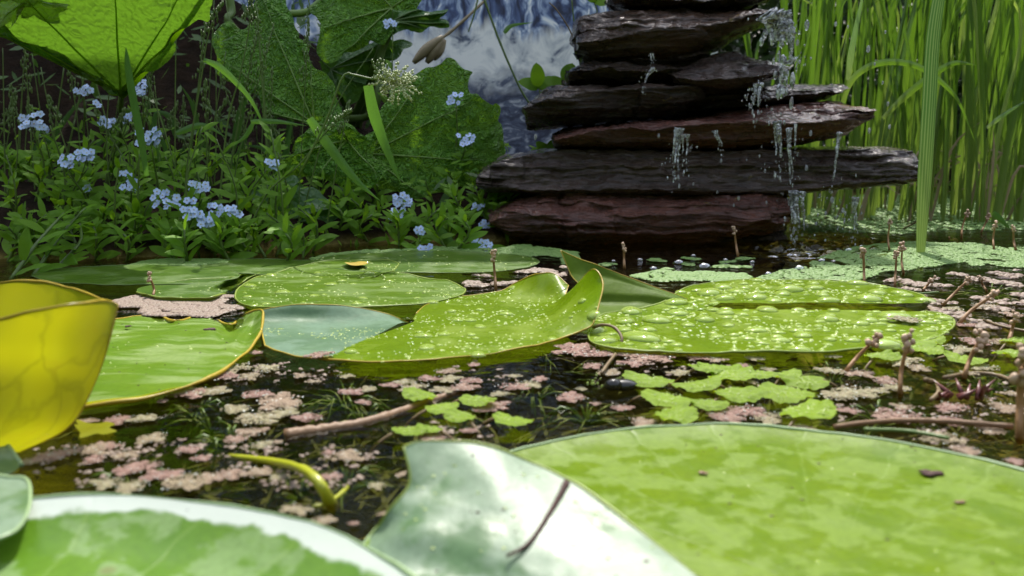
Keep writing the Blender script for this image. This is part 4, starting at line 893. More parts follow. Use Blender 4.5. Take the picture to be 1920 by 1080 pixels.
for i, (x, y, Y, nf, sp) in enumerate(HE):
    c = D(x, y, Y); r = root_for(x, Y + .03, RND.uniform(-45, 40)); top = c - Vector((0, -.004, .012))
    herb(r, top, [(c, nf, sp)], RND.randint(7, 11), .025, 'blue forget-me-not with %s %s' % ('a full flower head' if nf > 7 else 'a few flowers', place(x)), x, i)
SH = [(325, 450, .8), (350, 500, .78), (520, 345, .86), (560, 390, .87), (500, 400, .84), (525, 482, .79), (545, 450, .82), (450, 450, .82), (480, 430, .83), (420, 460, .8), (300, 470, .82), (260, 440, .84), (200, 430, .84), (150, 420, .83), (90, 400, .82), (40, 420, .82), (20, 470, .8), (110, 470, .8), (180, 480, .81), (220, 470, .8),
      (850, 360, .98), (868, 400, .95), (745, 440, .92), (700, 440, .95), (660, 430, .97), (620, 420, .95), (958, 370, 1.0), (840, 430, .9), (870, 450, .88), (350, 420, .86), (130, 380, .88), (70, 350, .9), (240, 400, .88), (180, 380, .9), (20, 380, .88), (390, 440, .84), (10, 300, .95), (300, 330, .95), (420, 350, .95), (340, 300, 1.0)]
for i, (x, y, Y) in enumerate(SH):
    c = D(x, y, Y); r = root_for(x, Y + .01, RND.uniform(-25, 25))
    if c.z < r.z + .03: c.z = r.z + .035
    herb(r, c, [], RND.randint(10, 14), .027, hgt(c) + ' leafy green shoot without flowers ' + place(x), x, 100 + i, .0013)
rs_ = random.Random(314)
for i in range(62):
    x = rs_.uniform(-10, 960) if i % 3 else rs_.uniform(-10, 520); Y = .82 + .2 * rs_.random() if x < 560 else rs_.uniform(.95, 1.08)
    y = rs_.uniform(235, 470) if x < 560 else rs_.uniform(380, 450)
    c = D(x, y, Y); r = root_for(x, Y + .01, rs_.uniform(-30, 30))
    if c.z < r.z + .03: c.z = r.z + .035
    herb(r, c, [], rs_.randint(8, 12), rs_.uniform(.018, .03), hgt(c) + ' slender leafy shoot without flowers ' + place(x), x, 500 + i, .001)
# herb leaning over the water at the left
for i, (bx, by, tx, ty) in enumerate([(20, 525, 120, 400), (60, 520, 160, 390), (100, 510, 150, 420)]):
    b = G(bx, by); herb(b, D(tx, ty, b.y + .06), [], 12, .03, 'leaning leafy shoot over the water behind the yellow leaf', bx, 300 + i, .0015)
autolabel(fitems)

# ------------------------------------------------------------------ giant crinkled leaves
def big_leaf(parent, origin, outline, Yo, mat, veinmat, tilt=(0, 0), bulge=.02, crk=.004, nv=7, nt=300, nr=70, ruff=.012, seed=0, cs=46):
    O = D(*origin, Yo); out = []
    for x, y in outline:
        f = (x - origin[0]) / 250 * tilt[0] + (origin[1] - y) / 250 * tilt[1]; out.append(D(x, y, Yo + f))
    base = spline(out + [out[0]], nt)
    def zf(p, q, u):
        v = abs(math.sin(u * math.pi * nv)); s = Vector((seed, 0, 0))
        d = -bulge * math.sin(q * 2.2) * .6 + .010 * q * v - crk * 1.5 * (.6 - min(.6, mn.voronoi((p + Vector((0, 0, .004 * mn.noise(p * 60)))) * cs * 1.5 + s)[0][0])) * min(1, q * 3) * (.55 + .7 * mn.noise(p * 14 + s)) - crk * .5 * abs(mn.noise(p * cs * 2.3 + s)) + ruff * q ** 3 * mn.noise(p * 22 + s)
        e = ruff * .8 * q ** 4
        return Vector((e * mn.noise(p * 55 + s), d, e * mn.noise(p * 55 + Vector((3, seed, 1)))))
    V, F, E = star_mesh(O, out, nt, nr, zf, True, .8)
    b = Vector(parent.location); solid('leaf', V, F, mat, parent)
    m = MB()
    for k in range(nv):
        i = int((k + .5) / nv * nt) ; i = int(k / nv * nt) % nt
        line = [V[0] + Vector((0, -.0015, 0))] + [V[1 + j * (nt + 1) + i] + Vector((0, -.0012, 0)) for j in range(0, nr - 6, 4)]
        m.add(*tube(line, [.0013 * (1 - .85 * q / len(line)) for q in range(len(line))], 6))
    m.build('veins', veinmat, parent)
    return O
def plant_with(label, base): return thing('giant_leaf_plant', label, 'plant', base, 'giant leaved plants behind the bank')
ga = plant_with('giant rhubarb with a sunlit leaf seen from below at the top left', root_for(250, 1.02))
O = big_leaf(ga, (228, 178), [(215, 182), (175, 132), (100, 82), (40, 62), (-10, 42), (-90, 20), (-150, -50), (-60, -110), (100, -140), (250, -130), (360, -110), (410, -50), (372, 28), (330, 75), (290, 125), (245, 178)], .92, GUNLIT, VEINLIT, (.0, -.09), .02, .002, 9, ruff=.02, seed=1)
m = MB(); m.add(*tube(spline([O + Vector((0, .004, .01)), D(226, 230, 1.0), D(232, 330, 1.06), Vector(ga.location) + Vector((0, .06, -.01))], 16), .0026, 10)); m.build('leaf_stalk', STEM, ga)
m = MB(); m.add(*tube(spline([O + Vector((0, -.002, 0)), D(290, 110, .9), D(345, 45, .87), D(395, -30, .84)], 10), [.005 - .0003 * i for i in range(11)], 8)); m.build('midrib', VEINLIT, ga)
big_leaf(ga, (60, 0), [(0, 44), (12, 30), (22, 46), (32, 26), (50, 20), (62, 26), (75, 14), (95, 18), (124, 22), (122, 8), (110, -15), (60, -50), (-10, -30), (-40, 10)], .85, GUNPALE, VEINLIT, (0, 0), .01, .004, 5, nt=160, nr=30, ruff=.02, seed=9)
gb = plant_with('dark green giant rhubarb with large crinkled leaves left of the slate stack', root_for(640, 1.3))
def stalkto(parent, O, via=None, r=.006, mat=STEM):
    m = MB(); m.add(*tube(spline([O + Vector((0, .006, 0))] + ([via] if via else []) + [Vector(parent.location) + Vector((RND.uniform(-.03, .03), 0, -.02))], 14), r, 8)); m.build('leaf_stalk', mat, parent)
O = big_leaf(gb, (590, 232), [(650, 238), (612, 252), (575, 235), (535, 222), (500, 212), (492, 190), (460, 165), (428, 150), (410, 120), (406, 70), (430, 40), (470, 45), (478, 10), (500, -30), (540, -10), (548, 50), (575, 85), (592, 120), (610, 150), (632, 185), (645, 215)], 1.08, GUN, VEIN, (0, .05), .02, .008, 5, seed=2); stalkto(gb, O)
O = big_leaf(gb, (692, 288), [(692, 310), (690, 270), (712, 230), (728, 175), (775, 140), (820, 128), (845, 116), (872, 122), (888, 145), (884, 172), (915, 190), (938, 205), (936, 228), (948, 252), (945, 290), (922, 318), (912, 338), (880, 345), (862, 368), (820, 378), (790, 388), (755, 370), (715, 352), (694, 335)], 1.06, GUN, VEIN, (.04, .03), .03, .009, 5, seed=3); stalkto(gb, O)
O = big_leaf(gb, (652, 262), [(650, 236), (690, 250), (712, 290), (722, 325), (702, 352), (660, 346), (615, 342), (575, 338), (535, 325), (528, 305), (555, 285), (560, 258), (600, 240)], 1.02, GUN, VEIN, (0, .03), .03, .014, 4, seed=4, cs=60); stalkto(gb, O)
O = big_leaf(gb, (735, 15), [(800, -20), (775, 25), (752, 45), (730, 70), (690, 84), (650, 106), (612, 118), (592, 95), (600, 50), (590, 10), (620, -50), (720, -90), (790, -60)], 1.15, GUN, VEIN, (0, .06), .02, .008, 5, seed=5); stalkto(gb, O)
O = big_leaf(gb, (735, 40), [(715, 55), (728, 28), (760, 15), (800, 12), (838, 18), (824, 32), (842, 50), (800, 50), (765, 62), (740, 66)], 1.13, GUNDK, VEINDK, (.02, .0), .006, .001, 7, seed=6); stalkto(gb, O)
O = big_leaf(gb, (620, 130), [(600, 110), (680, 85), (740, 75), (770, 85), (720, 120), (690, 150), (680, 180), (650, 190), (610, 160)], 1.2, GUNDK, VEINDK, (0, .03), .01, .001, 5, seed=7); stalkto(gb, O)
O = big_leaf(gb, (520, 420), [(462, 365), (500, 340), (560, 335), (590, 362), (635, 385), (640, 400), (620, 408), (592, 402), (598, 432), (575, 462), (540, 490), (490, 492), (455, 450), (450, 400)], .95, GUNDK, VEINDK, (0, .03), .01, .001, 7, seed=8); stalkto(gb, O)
for k, (pts, mt) in enumerate([([(535, 50), (580, 20), (640, -30)], VEIN), ([(445, 60), (435, 20), (425, -40)], STEM), ([(700, 210), (715, 100), (760, -20)], STEM)]):
    m = MB(); m.add(*tube(spline([Vector(gb.location)] + [D(*p, 1.16) for p in pts], 14), .005, 8)); m.build('leaf_stalk', mt, gb)
stick('dry_reed_stalk', 'straw coloured dry stalk in front of the waterfall banner', [(788, 108, 1.3), (815, 82, 1.3), (850, 55, 1.3), (905, 5, 1.3), (930, -20, 1.3)], .003, .0016, DRY, 'stalk')
th = thing('dry_sheath', 'dry straw coloured leaf sheath beside the giant leaves', 'leaf', D(805, 110, 1.29))
for k, t in enumerate([[(775, 118), (800, 92), (830, 68)], [(800, 118), (815, 95), (832, 72)], [(812, 112), (822, 95), (834, 74)]]):
    p = spline([D(*q, 1.28 + .004 * k) for q in t], 8); m = MB(); m.add(*tube(p, [.002 + .006 * math.sin(math.pi * i / 8 * .9 + .2) for i in range(9)], 7)); m.build('sheath_piece', DRY, th)

# ------------------------------------------------------------------ grasses
def strip(pts, width, fold=.25, n=18, tipw=.05, facing=Vector((0, -1, .1)), basew=.55, sharp=1.6):
    L = spline(pts, n); V, uv = [], []
    for i, p in enumerate(L):
        t = i / n; tg = (L[min(i + 1, n)] - L[max(i - 1, 0)]).normalized(); sd_ = tg.cross(facing)
        sd_ = sd_.normalized() if sd_.length > 1e-4 else Vector((1, 0, 0)); nn = sd_.cross(tg)
        w = width * min(1, basew + (1 - basew) * t * 4) * max(tipw, 1 - t ** sharp * (t > 0)) * .5
        for s in (-1, -.5, 0, .5, 1): V.append(p + sd_ * s * w - nn * fold * w * (abs(s) - .5)); uv.append((s * .5 + .5, t))
    F = [(i * 5 + k, i * 5 + k + 1, (i + 1) * 5 + k + 1, (i + 1) * 5 + k) for i in range(n) for k in range(4)]
    return V, F, uv
def px_blade(name, label, pts, Y, wpx, mat=GRASS, cat='grass blade', group='grass blades on the bank', **kw):
    P3 = [D(t[0], t[1], t[2] if len(t) > 2 else Y) for t in pts]; V, F, uv = strip(P3, wpx * Y / FPX, **kw)
    return tag(solid(name, V, F, mat, None, P3[0].copy(), uv=uv), label, cat, group)
px_blade('long_grass', 'upright grass blade in front of the giant leaf stalk', [(275, 330), (262, 250), (250, 190), (240, 130), (236, 88)], .8, 15, sharp=6)
px_blade('long_grass', 'bright broad grass blade hanging below the grass flower', [(690, 160), (700, 210), (715, 255), (733, 300), (752, 345)], .84, 22, sharp=2.5, basew=.8)
px_blade('long_grass', 'broad drooping grass blade left of the bright one', [(580, 222), (605, 258), (640, 305), (675, 345), (712, 376)], .84, 20, sharp=2.5, basew=.7)
px_blade('long_grass', 'narrow arching grass blade below the rough dark leaf', [(382, 112), (410, 125), (440, 152), (475, 195), (508, 268)], .86, 13, sharp=2.5)
px_blade('long_grass', 'horizontal grass blade crossing behind the broad ones', [(470, 228), (520, 228), (575, 236)], .87, 12)
px_blade('long_grass', 'short drooping grass blade below the arching one', [(475, 230), (460, 255), (432, 278)], .9, 11)
px_blade('long_grass', 'low grass blade leaning across the herbs on the left', [(330, 250), (380, 235), (425, 258)], .9, 14)
px_blade('long_grass', 'grey green blade leaning behind the bank azolla', [(850, 465), (825, 430), (808, 392)], .95, 22)
items = []
for k in range(34):
    r_ = random.Random(900 + k); x0 = r_.uniform(-10, 540); yb = r_.uniform(250, 440); Y = r_.uniform(.92, 1.2); dx = r_.uniform(-90, 90)
    o = px_blade('long_grass', '', [(x0, yb), (x0 + dx * .4, yb - r_.uniform(40, 90)), (x0 + dx, yb - r_.uniform(20, 140))], Y, r_.uniform(9, 18), GRASSDK)
    items.append((o, 'narrow shaded grass blade among the dark bank plants', x0))
autolabel(items)
items = []
def seed_stem(pts, Y, head, label, r=.0009, hl=.05):
    P3 = [D(*t, Y) for t in pts]; g0 = P3[0]; g0.z = min(g0.z, max(gh(g0.x, g0.y), 0)); L = spline(P3, 20)
    th = thing('seeding_grass', '', 'grass', g0, 'seeding grass stems on the bank'); m = MB(); m.add(*tube(L, [r * (1.2 - .6 * i / 20) for i in range(21)], 5)); m.build('stem', STEM, th)
    if head:
        m = MB(); rn = random.Random(int(pts[0][0]))
        for k in range(44):
            f = k / 44; p = crom(P3, 1 - head * (1 - f)); q = p + Vector((rn.uniform(-1, 1), rn.uniform(-1, 1), rn.uniform(.2, 1.2))) * .006 * (1.15 - f)
            m.add(*blob(q, .0013, rn.random(), 5, 3, (.7, .7, 2.0), .2))
        m.build('seed_head', STEM, th)
    items.append((th, label, pts[0][0]))
seed_stem([(343, 420), (352, 300), (375, 160), (392, 60), (418, 5)], .88, .3, 'tall seeding grass stem left of the rough dark leaf')
seed_stem([(400, 350), (425, 240), (450, 140), (466, 60), (472, -10)], .87, .22, 'tall thin grass stem crossing the rough dark leaf')
seed_stem([(440, 420), (500, 365), (560, 310), (615, 243), (660, 208)], .84, .3, 'slanting grass stem with seed head pointing right')
for k, (a, b, c) in enumerate([((10, 420), (8, 250), (5, 90)), ((70, 420), (60, 280), (45, 70)), ((105, 430), (85, 280), (60, 100)), ((140, 420), (150, 280), (125, 90)), ((180, 400), (165, 250), (150, 120)), ((210, 400), (200, 250), (215, 60)), ((330, 400), (328, 250), (330, 60)), ((390, 420), (388, 300), (385, 150)), ((400, 380), (405, 260), (405, 130)), ((30, 470), (35, 330), (20, 160)), ((285, 400), (300, 280), (290, 160)), ((610, 440), (628, 330), (655, 190)), ((560, 300), (620, 220), (700, 90)), ((160, 440), (130, 300), (90, 180)), ((220, 440), (205, 330), (230, 130)), ((270, 420), (250, 330), (255, 200))]):
    seed_stem([a, b, c], .92 + .015 * (k % 5), .25 if k % 2 else 0, 'thin grass stem rising through the dark bank plants', .0008)
rs_ = random.Random(77)
for k in range(46):
    x0 = rs_.uniform(-20, 560); y1 = rs_.uniform(-30, 240); seed_stem([(x0, 440), (x0 + rs_.uniform(-25, 25), 330), (x0 + rs_.uniform(-60, 60), y1)], rs_.uniform(.93, 1.2), rs_.choice((0, 0, .2, .3)), 'thin grass stem rising through the dark bank plants', rs_.uniform(.0007, .0013))
autolabel(items)
th = thing('grass_flower', 'pale fluffy grass flower head bright against the crinkled leaf', 'grass flower', D(745, 152, .80))
m = MB(); m.add(*tube(spline([D(*t, .80) for t in [(560, 330), (610, 230), (642, 145), (665, 141), (692, 147), (720, 150)]], 16), .0011, 6)); m.build('stem', STEM, th)
m = MB(); rn = random.Random(4); m2 = MB()
for k in range(42):
    a = 2 * math.pi * k / 42 + rn.uniform(-.2, .2); l = rn.uniform(.55, 1) * (1.1 if math.cos(a) > 0 else .85); c = D(740 + rn.uniform(-12, 12), 155 + rn.uniform(-6, 6), .80)
    d = Vector((math.cos(a), rn.uniform(-.6, .2), math.sin(a) * .72)).normalized(); e = c + d * .024 * l
    m.add(*tube([c, c.lerp(e, .5) + Vector((0, 0, .001)), e], [.0003, .0003, .0002], 4))
    for q in range(9):
        f = .35 + .65 * q / 9; m.add(*blob(c.lerp(e, f) + Vector((rn.uniform(-1, 1), rn.uniform(-1, 1), rn.uniform(-1, 1))) * .0013, .00095, rn.random(), 5, 3, (1.2, .8, 1.2), .2))
m.build('spikelets', PANI, th)
m = MB()
for k in range(46):
    c = D(712 + rn.uniform(-16, 14), 140 + rn.uniform(-28, 14), .798); m.add(*blob(c, .0011, rn.random(), 5, 3, (1, .8, 1.7), .2))
m.build('leaf_tuft', STEM, th)
# thin stems before the banner
stick('wiry_shoot', 'thin dark green stem bending before the waterfall banner', [(905, -10, 1.2), (930, 60, 1.2), (950, 110, 1.2), (975, 165, 1.2), (993, 195, 1.2)], .0016, .0014, STEM, 'stem')
stick('wiry_shoot', 'short thin stem beside the dry stalk by the banner', [(898, -10, 1.25), (888, 30, 1.25), (878, 60, 1.25)], .0012, .001, STEM, 'stem')
stick('wiry_shoot', 'wiry stem with a brown tip left of the top slab', [(1085, 110, 1.1), (1070, 60, 1.1), (1045, 20, 1.1), (1030, 5, 1.1)], .001, .0008, STEMBR, 'stem')
stick('wiry_shoot', 'second wiry stem beside the top slab', [(1082, 112, 1.1), (1078, 60, 1.1), (1072, 0, 1.1)], .001, .0008, STEM, 'stem')
px_blade('long_grass', 'small curved blade in front of the banner foam', [(945, 62), (960, 48), (1000, 42)], 1.2, 10)
def sprig(label, x, y, Y, n, seed):
    th = thing('leafy_sprig', label, 'plant', D(x, y + 30, Y), 'leafy sprigs around the slate stack'); rn = random.Random(seed); b = D(x, y, Y)
    m = MB(); m.add(*tube(spline([D(x, y + 45, Y), D(x + 5, y + 20, Y), b], 6), .001, 5)); m.build('stem', STEM, th)
    for k in range(n):
        a = 2 * math.pi * k / n + rn.uniform(-.3, .3); d = Vector((math.cos(a), rn.uniform(-.5, .3), abs(math.sin(a)) * .8)).normalized(); nn = Vector((0, -1, .6)); nn = (nn - d * nn.dot(d)).normalized(); xx = d.cross(nn); s = .03 * rn.uniform(.7, 1.1)
        M = Matrix((xx * s * 2, d * s, nn * s)).transposed().to_4x4(); M.translation = b - Vector(th.location); link('leaf', FL[k % 3], th, M)
sprig('round leaved green sprig behind the pointed slate', 1010, 165, 1.12, 7, 1); sprig('green sprig at the left end of the thin dark slate', 1060, 155, 1.1, 4, 2); sprig('green sprig in the gap left of the longest slab', 1030, 290, 1.1, 5, 3); sprig('small green sprig at the top left of the top slab', 1115, 5, 1.1, 3, 4)

# ------------------------------------------------------------------ reeds on the right
rn = random.Random(21); items = []
nre = 0
clumps = []
for row, (Y, xa, xb, n) in enumerate([(1.22, 1590, 1960, 6), (1.36, 1480, 2000, 10), (1.5, 1430, 2050, 11), (1.66, 1400, 2150, 9)]):
    for k in range(n): clumps.append((xa + (xb - xa) * (k + rn.uniform(.1, .9)) / n, Y + rn.uniform(-.05, .05)))
for x, Y in clumps:
    X = D(x, 400, Y).x; b = Vector((X, Y, -.01))
    th = thing('reed_clump', '', 'reed', b, 'reeds standing in the water at the right')
    for q in range(rn.randint(5, 8)):
        r0 = b + Vector((rn.uniform(-.025, .025), rn.uniform(-.03, .03), 0)); H = rn.uniform(.42, .75); lean = rn.gauss(0, .1); ly = rn.uniform(-.1, .12)
        droop = rn.random() < .13; pts = [r0, r0 + Vector((lean * H * .25, ly * H * .25, H * .33)), r0 + Vector((lean * H * .7, ly * H * .6, H * .68)), r0 + Vector((lean * H * 1.5 + (.1 * rn.choice((-1, 1)) if droop else 0), ly * H, H * (.82 if droop else 1)))]
        V, F, uv = strip(pts, rn.choice((.0035, .005, .006, .008, .0105)), .5, 16, .04, Vector((rn.uniform(-.9, .9), -1, .1)), .8, 3)
        solid('blade', V, F, REEDPALE if rn.random() < .15 else REED, th, uv=uv)
    for q in range(2):
        r0 = b + Vector((rn.uniform(-.03, .03), rn.uniform(-.03, .03), 0)); a_ = rn.uniform(-.12, .12); H = rn.uniform(.07, .16)
        V, F, uv = strip([r0, r0 + Vector((a_ * .3, -.01, H * .7)), r0 + Vector((a_, -.02, H * rn.uniform(.3, 1)))], .006, .3, 8, .05, Vector((.2, -1, .1))); solid('dead_blade', V, F, DRY, th, uv=uv)
    items.append((th, 'clump of tall bright green reeds, %s' % ('front row by the azolla' if Y < 1.29 else 'second row' if Y < 1.43 else 'third row' if Y < 1.58 else 'back row'), x))
autolabel(items)
px_blade('single_reed', 'single pale striped reed blade standing nearest on the right', [(1725, 508, .86), (1732, 380, .86), (1743, 200, .86), (1752, 60, .86), (1772, -60, .86), (1790, -140, .86)], .86, 27, REEDST, 'reed', None, fold=.35, basew=.5, sharp=5, n=30)
px_blade('single_reed', 'arching reed blade bowing over to the right behind the striped one', [(1560, 260), (1590, 165), (1620, 130), (1665, 116), (1720, 124), (1770, 158), (1800, 195), (1830, 270)], 1.05, 12, REED, 'reed', None, basew=.5, sharp=4, n=30)
px_blade('single_reed', 'reed blade slanting up to the right from the rounded slab end', [(1655, 222), (1700, 178), (1750, 140), (1790, 118), (1830, 122)], 1.08, 13, REED, 'reed', None, sharp=4)
px_blade('single_reed', 'pale reed blade crossing low at the right edge', [(1850, 240), (1890, 210), (1940, 180)], 1.0, 10, REEDST, 'reed', None)
px_blade('single_reed', 'narrow striped reed blade behind the splash', [(1590, 150), (1598, 90), (1612, 20), (1625, -40)], 1.1, 14, REEDST, 'reed', None)
px_blade('single_reed', 'dark green blade lying on the azolla right of the striped reed', [(1862, 398), (1880, 415), (1895, 430)], 1.1, 14, GRASS, 'reed', None)

rnd_ = random.Random(5).random
# ------------------------------------------------------------------ undergrowth masses
def mass(name, label, n, box_, mat, size, seed, cond=lambda x, y, z: True, cat='plants'):
    rn = random.Random(seed); m = MB()
    for _ in range(n):
        x, y, z = (rn.uniform(*box_[k]) for k in range(3))
        zz = gh(x, y) + z
        if not cond(x, y, z): continue
        d = Vector((rn.gauss(0, 1), rn.gauss(0, .7), rn.gauss(.3, .7))).normalized(); nn = Vector((rn.gauss(0, .6), -.6, 1)); nn = (nn - d * nn.dot(d)).normalized(); w = d.cross(nn); s = size * rn.uniform(.5, 1.2); c = Vector((x, y, zz))
        m.add([c - d * s, c - d * s * .3 + w * s * .33, c + d * s * .4 + w * s * .28, c + d * s, c + d * s * .4 - w * s * .28, c - d * s * .3 - w * s * .33, c + nn * s * -.06], [(0, 6, 1), (1, 6, 2), (2, 6, 3), (3, 6, 4), (4, 6, 5), (5, 6, 0)])
    return tag(m.build(name, mat, None, m.V[0].copy()), label, cat, kind='stuff')
mass('undergrowth', 'dark tangled undergrowth behind the forget-me-nots on the left bank', 3000, ((-1.3, -.02), (1.0, 1.55), (.0, .3)), UNDER, .013, 1, lambda x, y, z: z < (.04 + .26 * random.random() ** 1.4 if x < -.28 else .045) and (y > 1.05 or z < .06))
mass('bank_greenery', 'low green leaves along the foot of the left bank', 1100, ((-1.0, .04), (.88, 1.2), (.0, .045)), FORG, .008, 2, lambda x, y, z: x > -.3 or rnd_() < .45)
mass('bank_edge_plants', 'small leaves hanging over the water edge of the left bank', 900, ((-.75, -.04), (.80, .95), (.0, .035)), FORG, .008, 6, lambda x, y, z: abs(y - shore(x) - .01) < .035)
mass('hedge', 'dark hedge behind the reeds', 24000, ((.22, 2.8), (2.0, 2.5), (.0, .8)), HEDGE, .03, 3)
mass('ground_cover', 'small leaved ground cover under the reeds at the right edge', 2600, ((.75, 1.6), (1.5, 1.95), (.0, .08)), FORG, .01, 4)

# ------------------------------------------------------------------ falling water
items = []
def stream(label, pts, Y, rs, seed, splits=2, mat=FALL):
    rn = random.Random(seed); m = MB()
    for s_ in range(splits):
        off = rn.uniform(-1, 1) * rs * 1.1 * (splits > 1); P3 = [D(x, y, Y + rn.uniform(-.003, .003)) + Vector((off, 0, 0)) for x, y in pts]; n = 34; L = spline(P3, n); cut = rn.uniform(.7, 1)
        L = L[:max(8, int(n * cut))]; N = len(L); r0 = rs * rn.uniform(.3, .6)
        m.add(*tube([p + Vector((.0016 * mn.noise(p * 90 + Vector((seed, s_, 0))), .0015 * mn.noise(p * 90), 0)) for p in L], [r0 * (1.0 - .72 * i / N + .6 * max(0, 1 - i / 5) + .7 * mn.noise(Vector((i * .55, seed, s_ * 7))) * (1 - .3 * i / N)) * (.35 if i == N - 1 else 1) + .0001 for i in range(N)], 9))
        e = L[-1]
        for k in range(2):
            e = e + Vector((rn.uniform(-.4, .4) * rs, 0, -rs * rn.uniform(1.2, 2.6))); r = rs * rn.uniform(.18, .36)
            m.add(*blob(e, r, rn.random(), 10, 8, (.75, .75, rn.uniform(1.3, 2.4)), .04))
    for k in range(5):
        f = rn.random(); p = crom([D(x, y, Y) for x, y in pts], f) + Vector((rn.uniform(-1, 1) * rs * 2.6, 0, 0)); r = rs * rn.uniform(.12, .3)
        m.add(*blob(p, r, rn.random(), 10, 8, (.8, .8, 1.7), .05))
    return tag(m.build('water_stream', mat, None, D(*pts[0], Y)), label, 'falling water', 'streams of water falling down the fountain')
F0 = SY - .06
stream('wide clear water gush splashing off the thick brown slab', [(1450, 26), (1462, 50), (1465, 75), (1462, 105)], F0 + .02, .012, 1, 9)
stream('short water strand falling from the rippled grey slate', [(1420, 158), (1416, 175), (1412, 202)], F0, .0045, 2, 4)
stream('pair of water strands below the left part of the purple slab', [(1272, 240), (1268, 270), (1266, 300), (1268, 335)], F0 - .02, .0042, 3, 3)
stream('water strand beside the pair under the purple slab', [(1284, 252), (1284, 280), (1280, 305)], F0 - .02, .003, 4, 2)
stream('long forked water strand under the purple slab', [(1458, 228), (1460, 250), (1462, 275), (1462, 300)], F0 - .02, .0052, 5, 3)
stream('thin twisting water strand running down over the longest slab', [(1476, 240), (1478, 280), (1480, 315), (1482, 355)], F0 - .02, .0036, 6, 2)
stream('foaming water strand at the right end of the bottom slab', [(1496, 360), (1494, 385), (1496, 410), (1498, 432)], F0 - .01, .006, 7, 6)
stream('thin stream falling right of the purple slab', [(1578, 248), (1572, 290), (1566, 330), (1562, 375)], F0, .003, 8, 2)
stream('faint drip falling free at the right of the fountain', [(1606, 370), (1605, 400), (1606, 430), (1606, 452)], F0, .003, 9, 2)
stream('small water trickle over the thin dark slate', [(1226, 128), (1215, 142), (1206, 158)], F0 + .02, .003, 10, 3)
stream('tiny drip under the thick brown slab', [(1224, 100), (1226, 116)], F0 + .03, .002, 11, 2)
stream('splash leaping off the tip of the grey slate', [(1480, 118), (1492, 110), (1505, 106)], F0, .003, 12, 3)
stream('drips hanging from the middle of the purple slab', [(1344, 246), (1349, 258), (1357, 275)], F0 - .02, .0026, 13, 3)
stream('short strand beside the long forked one', [(1495, 232), (1496, 256), (1492, 285)], F0 - .02, .0026, 14, 2)
V, F = blob((0, 0, 0), 1, 3, 10, 8, (.75, .75, 1.4), .04); DM = mk_mesh('falling_drop', V, F, FALL)
rn = random.Random(9)
for (x, y, r) in [(1495, 80, 5), (1628, 92, 6), (1567, 45, 4), (1590, 50, 3), (1485, 98, 3), (1235, 255, 4), (1352, 302, 4), (1424, 293, 3), (1512, 315, 5), (1665, 195, 4), (1668, 238, 4), (1630, 245, 5), (1520, 250, 5), (1385, 372, 4), (1345, 360, 3), (1560, 375, 6), (1548, 400, 4), (1580, 395, 5), (1530, 420, 4), (1376, 385, 3), (1004, 257, 5), (1480, 380, 5), (1437, 380, 3), (1425, 480, 3), (1605, 330, 3), (1655, 155, 3), (1660, 60, 3), (1438, 62, 4), (1430, 78, 4), (1475, 60, 4), (1400, 300, 2), (1300, 345, 3), (1560, 160, 3), (1640, 120, 3), (1615, 400, 3), (1570, 430, 3)]:
    Y = F0 + rn.uniform(-.02, .02); o = link('falling_drop', DM); o.location = D(x, y, Y); o.scale = (r * Y / FPX * .8,) * 3
    items.append((tag(o, '', 'water drop', 'water drops falling around the fountain'), 'clear water drop in mid air ' + ('beside the top slabs' if y < 130 else 'around the purple slab' if y < 320 else 'above the water at the fountain foot'), x))
autolabel(items)
items = []
V, F = blob((0, 0, 0), 1, 3, 16, 6, (1, 1, .75), 0, True); BM = mk_mesh('bubble', V, F, BUB)
for (x, y, r) in [(1272, 494, 14), (1320, 502, 18), (1498, 505, 14), (1225, 505, 11), (1440, 515, 10), (1540, 490, 10), (1360, 488, 7), (1200, 488, 8), (1590, 470, 10), (1480, 480, 9), (1150, 490, 6), (1300, 480, 7), (1690, 458, 9), (1560, 455, 9), (1410, 492, 7)]:
    g = G(x, y, .0005); o = link('bubble', BM); o.location = g; o.scale = (r * .75 * (g - CAM).length / FPX,) * 3
    items.append((tag(o, '', 'bubble', 'bubbles on the water below the fountain'), 'round air bubble floating on the dark water below the fountain', x))
autolabel(items)
m = MB(); rn = random.Random(33)
for k in range(60):
    p = G(1535 + rn.gauss(0, 45), 470 + rn.gauss(0, 10)); m.add(*blob(p, rn.uniform(.001, .004), rn.random(), 8, 3, (1.8, 1, .45), .3, True))
tag(m.build('foam', BUB, None, G(1535, 470)), 'churned foaming water where the stream lands', 'foam', kind='stuff')

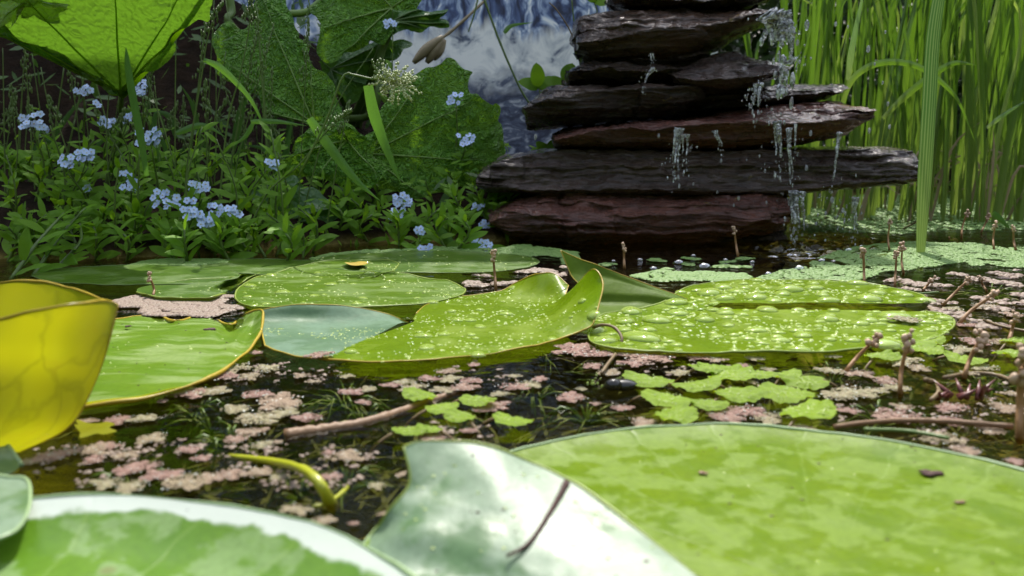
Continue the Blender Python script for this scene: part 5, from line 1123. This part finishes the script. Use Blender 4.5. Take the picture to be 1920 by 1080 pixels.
def spray(label, spots, n, seed):
    m = MB(); rn = random.Random(seed)
    for _ in range(n):
        x, y, sx, sy = rn.choice(spots); m.add(*blob(D(x + rn.gauss(0, sx), y + rn.gauss(0, sy), F0 + rn.uniform(-.02, .03)), .0004 + .0013 * rn.random() ** 3, rn.random(), 7, 5, (.8, .8, rn.uniform(1, 2)), .05))
    tag(m.build('spray', FALL, None, m.V[0].copy()), label, 'spray', kind='stuff')
spray('fine spray of droplets around the gush at the top right of the stack', [(1470, 70, 22, 30), (1490, 115, 14, 8), (1420, 185, 10, 16)], 110, 1)
spray('fine spray of droplets where the water lands at the right foot of the stack', [(1510, 430, 22, 22), (1560, 390, 26, 24), (1470, 300, 18, 40), (1275, 300, 16, 26), (1600, 420, 14, 26)], 190, 2)
rn = random.Random(61); m = MB()
for _ in range(1500):
    y = rn.uniform(640, 960); g = G(rn.uniform(-40, 1960), y, -.01 - .03 * rn.random()); 
    if mn.noise(g * 14) < -.05: continue
    d = Vector((rn.gauss(0, 1), rn.gauss(0, 1), rn.gauss(0, .25))).normalized(); w = d.cross(Vector((0, 0, 1))).normalized(); L_ = rn.uniform(.006, .02)
    m.add([g - d * L_, g + w * .0011, g + d * L_, g - w * .0011], [(0, 1, 2, 3)])
tag(m.build('submerged_weed', WEEDDK, None, m.V[0].copy()), 'olive tangle of submerged weed under the open water', 'water plant', kind='stuff')

rn = random.Random(62); m = MB()
for _ in range(1300):
    x, y = rn.uniform(60, 1940), rn.uniform(655, 930); g = G(x, y, .0008)
    if mn.noise(g * 16 + Vector((3, 1, 0))) < .12 or not (any(abs(a - x) + 2.5 * abs(b - y) < 70 for a, b, w in AZL)): continue
    for q in range(3): m.add(*blob(g + Vector((rn.gauss(0, .0012), rn.gauss(0, .0012), 0)), rn.uniform(.0004, .0011), rn.random(), 5, 2, (1.2, 1, .6), .3, True))
tag(m.build('azolla_scraps', AZMAT, None, m.V[0].copy()), 'tiny loose azolla scraps between the pink clumps', 'water fern', kind='stuff')
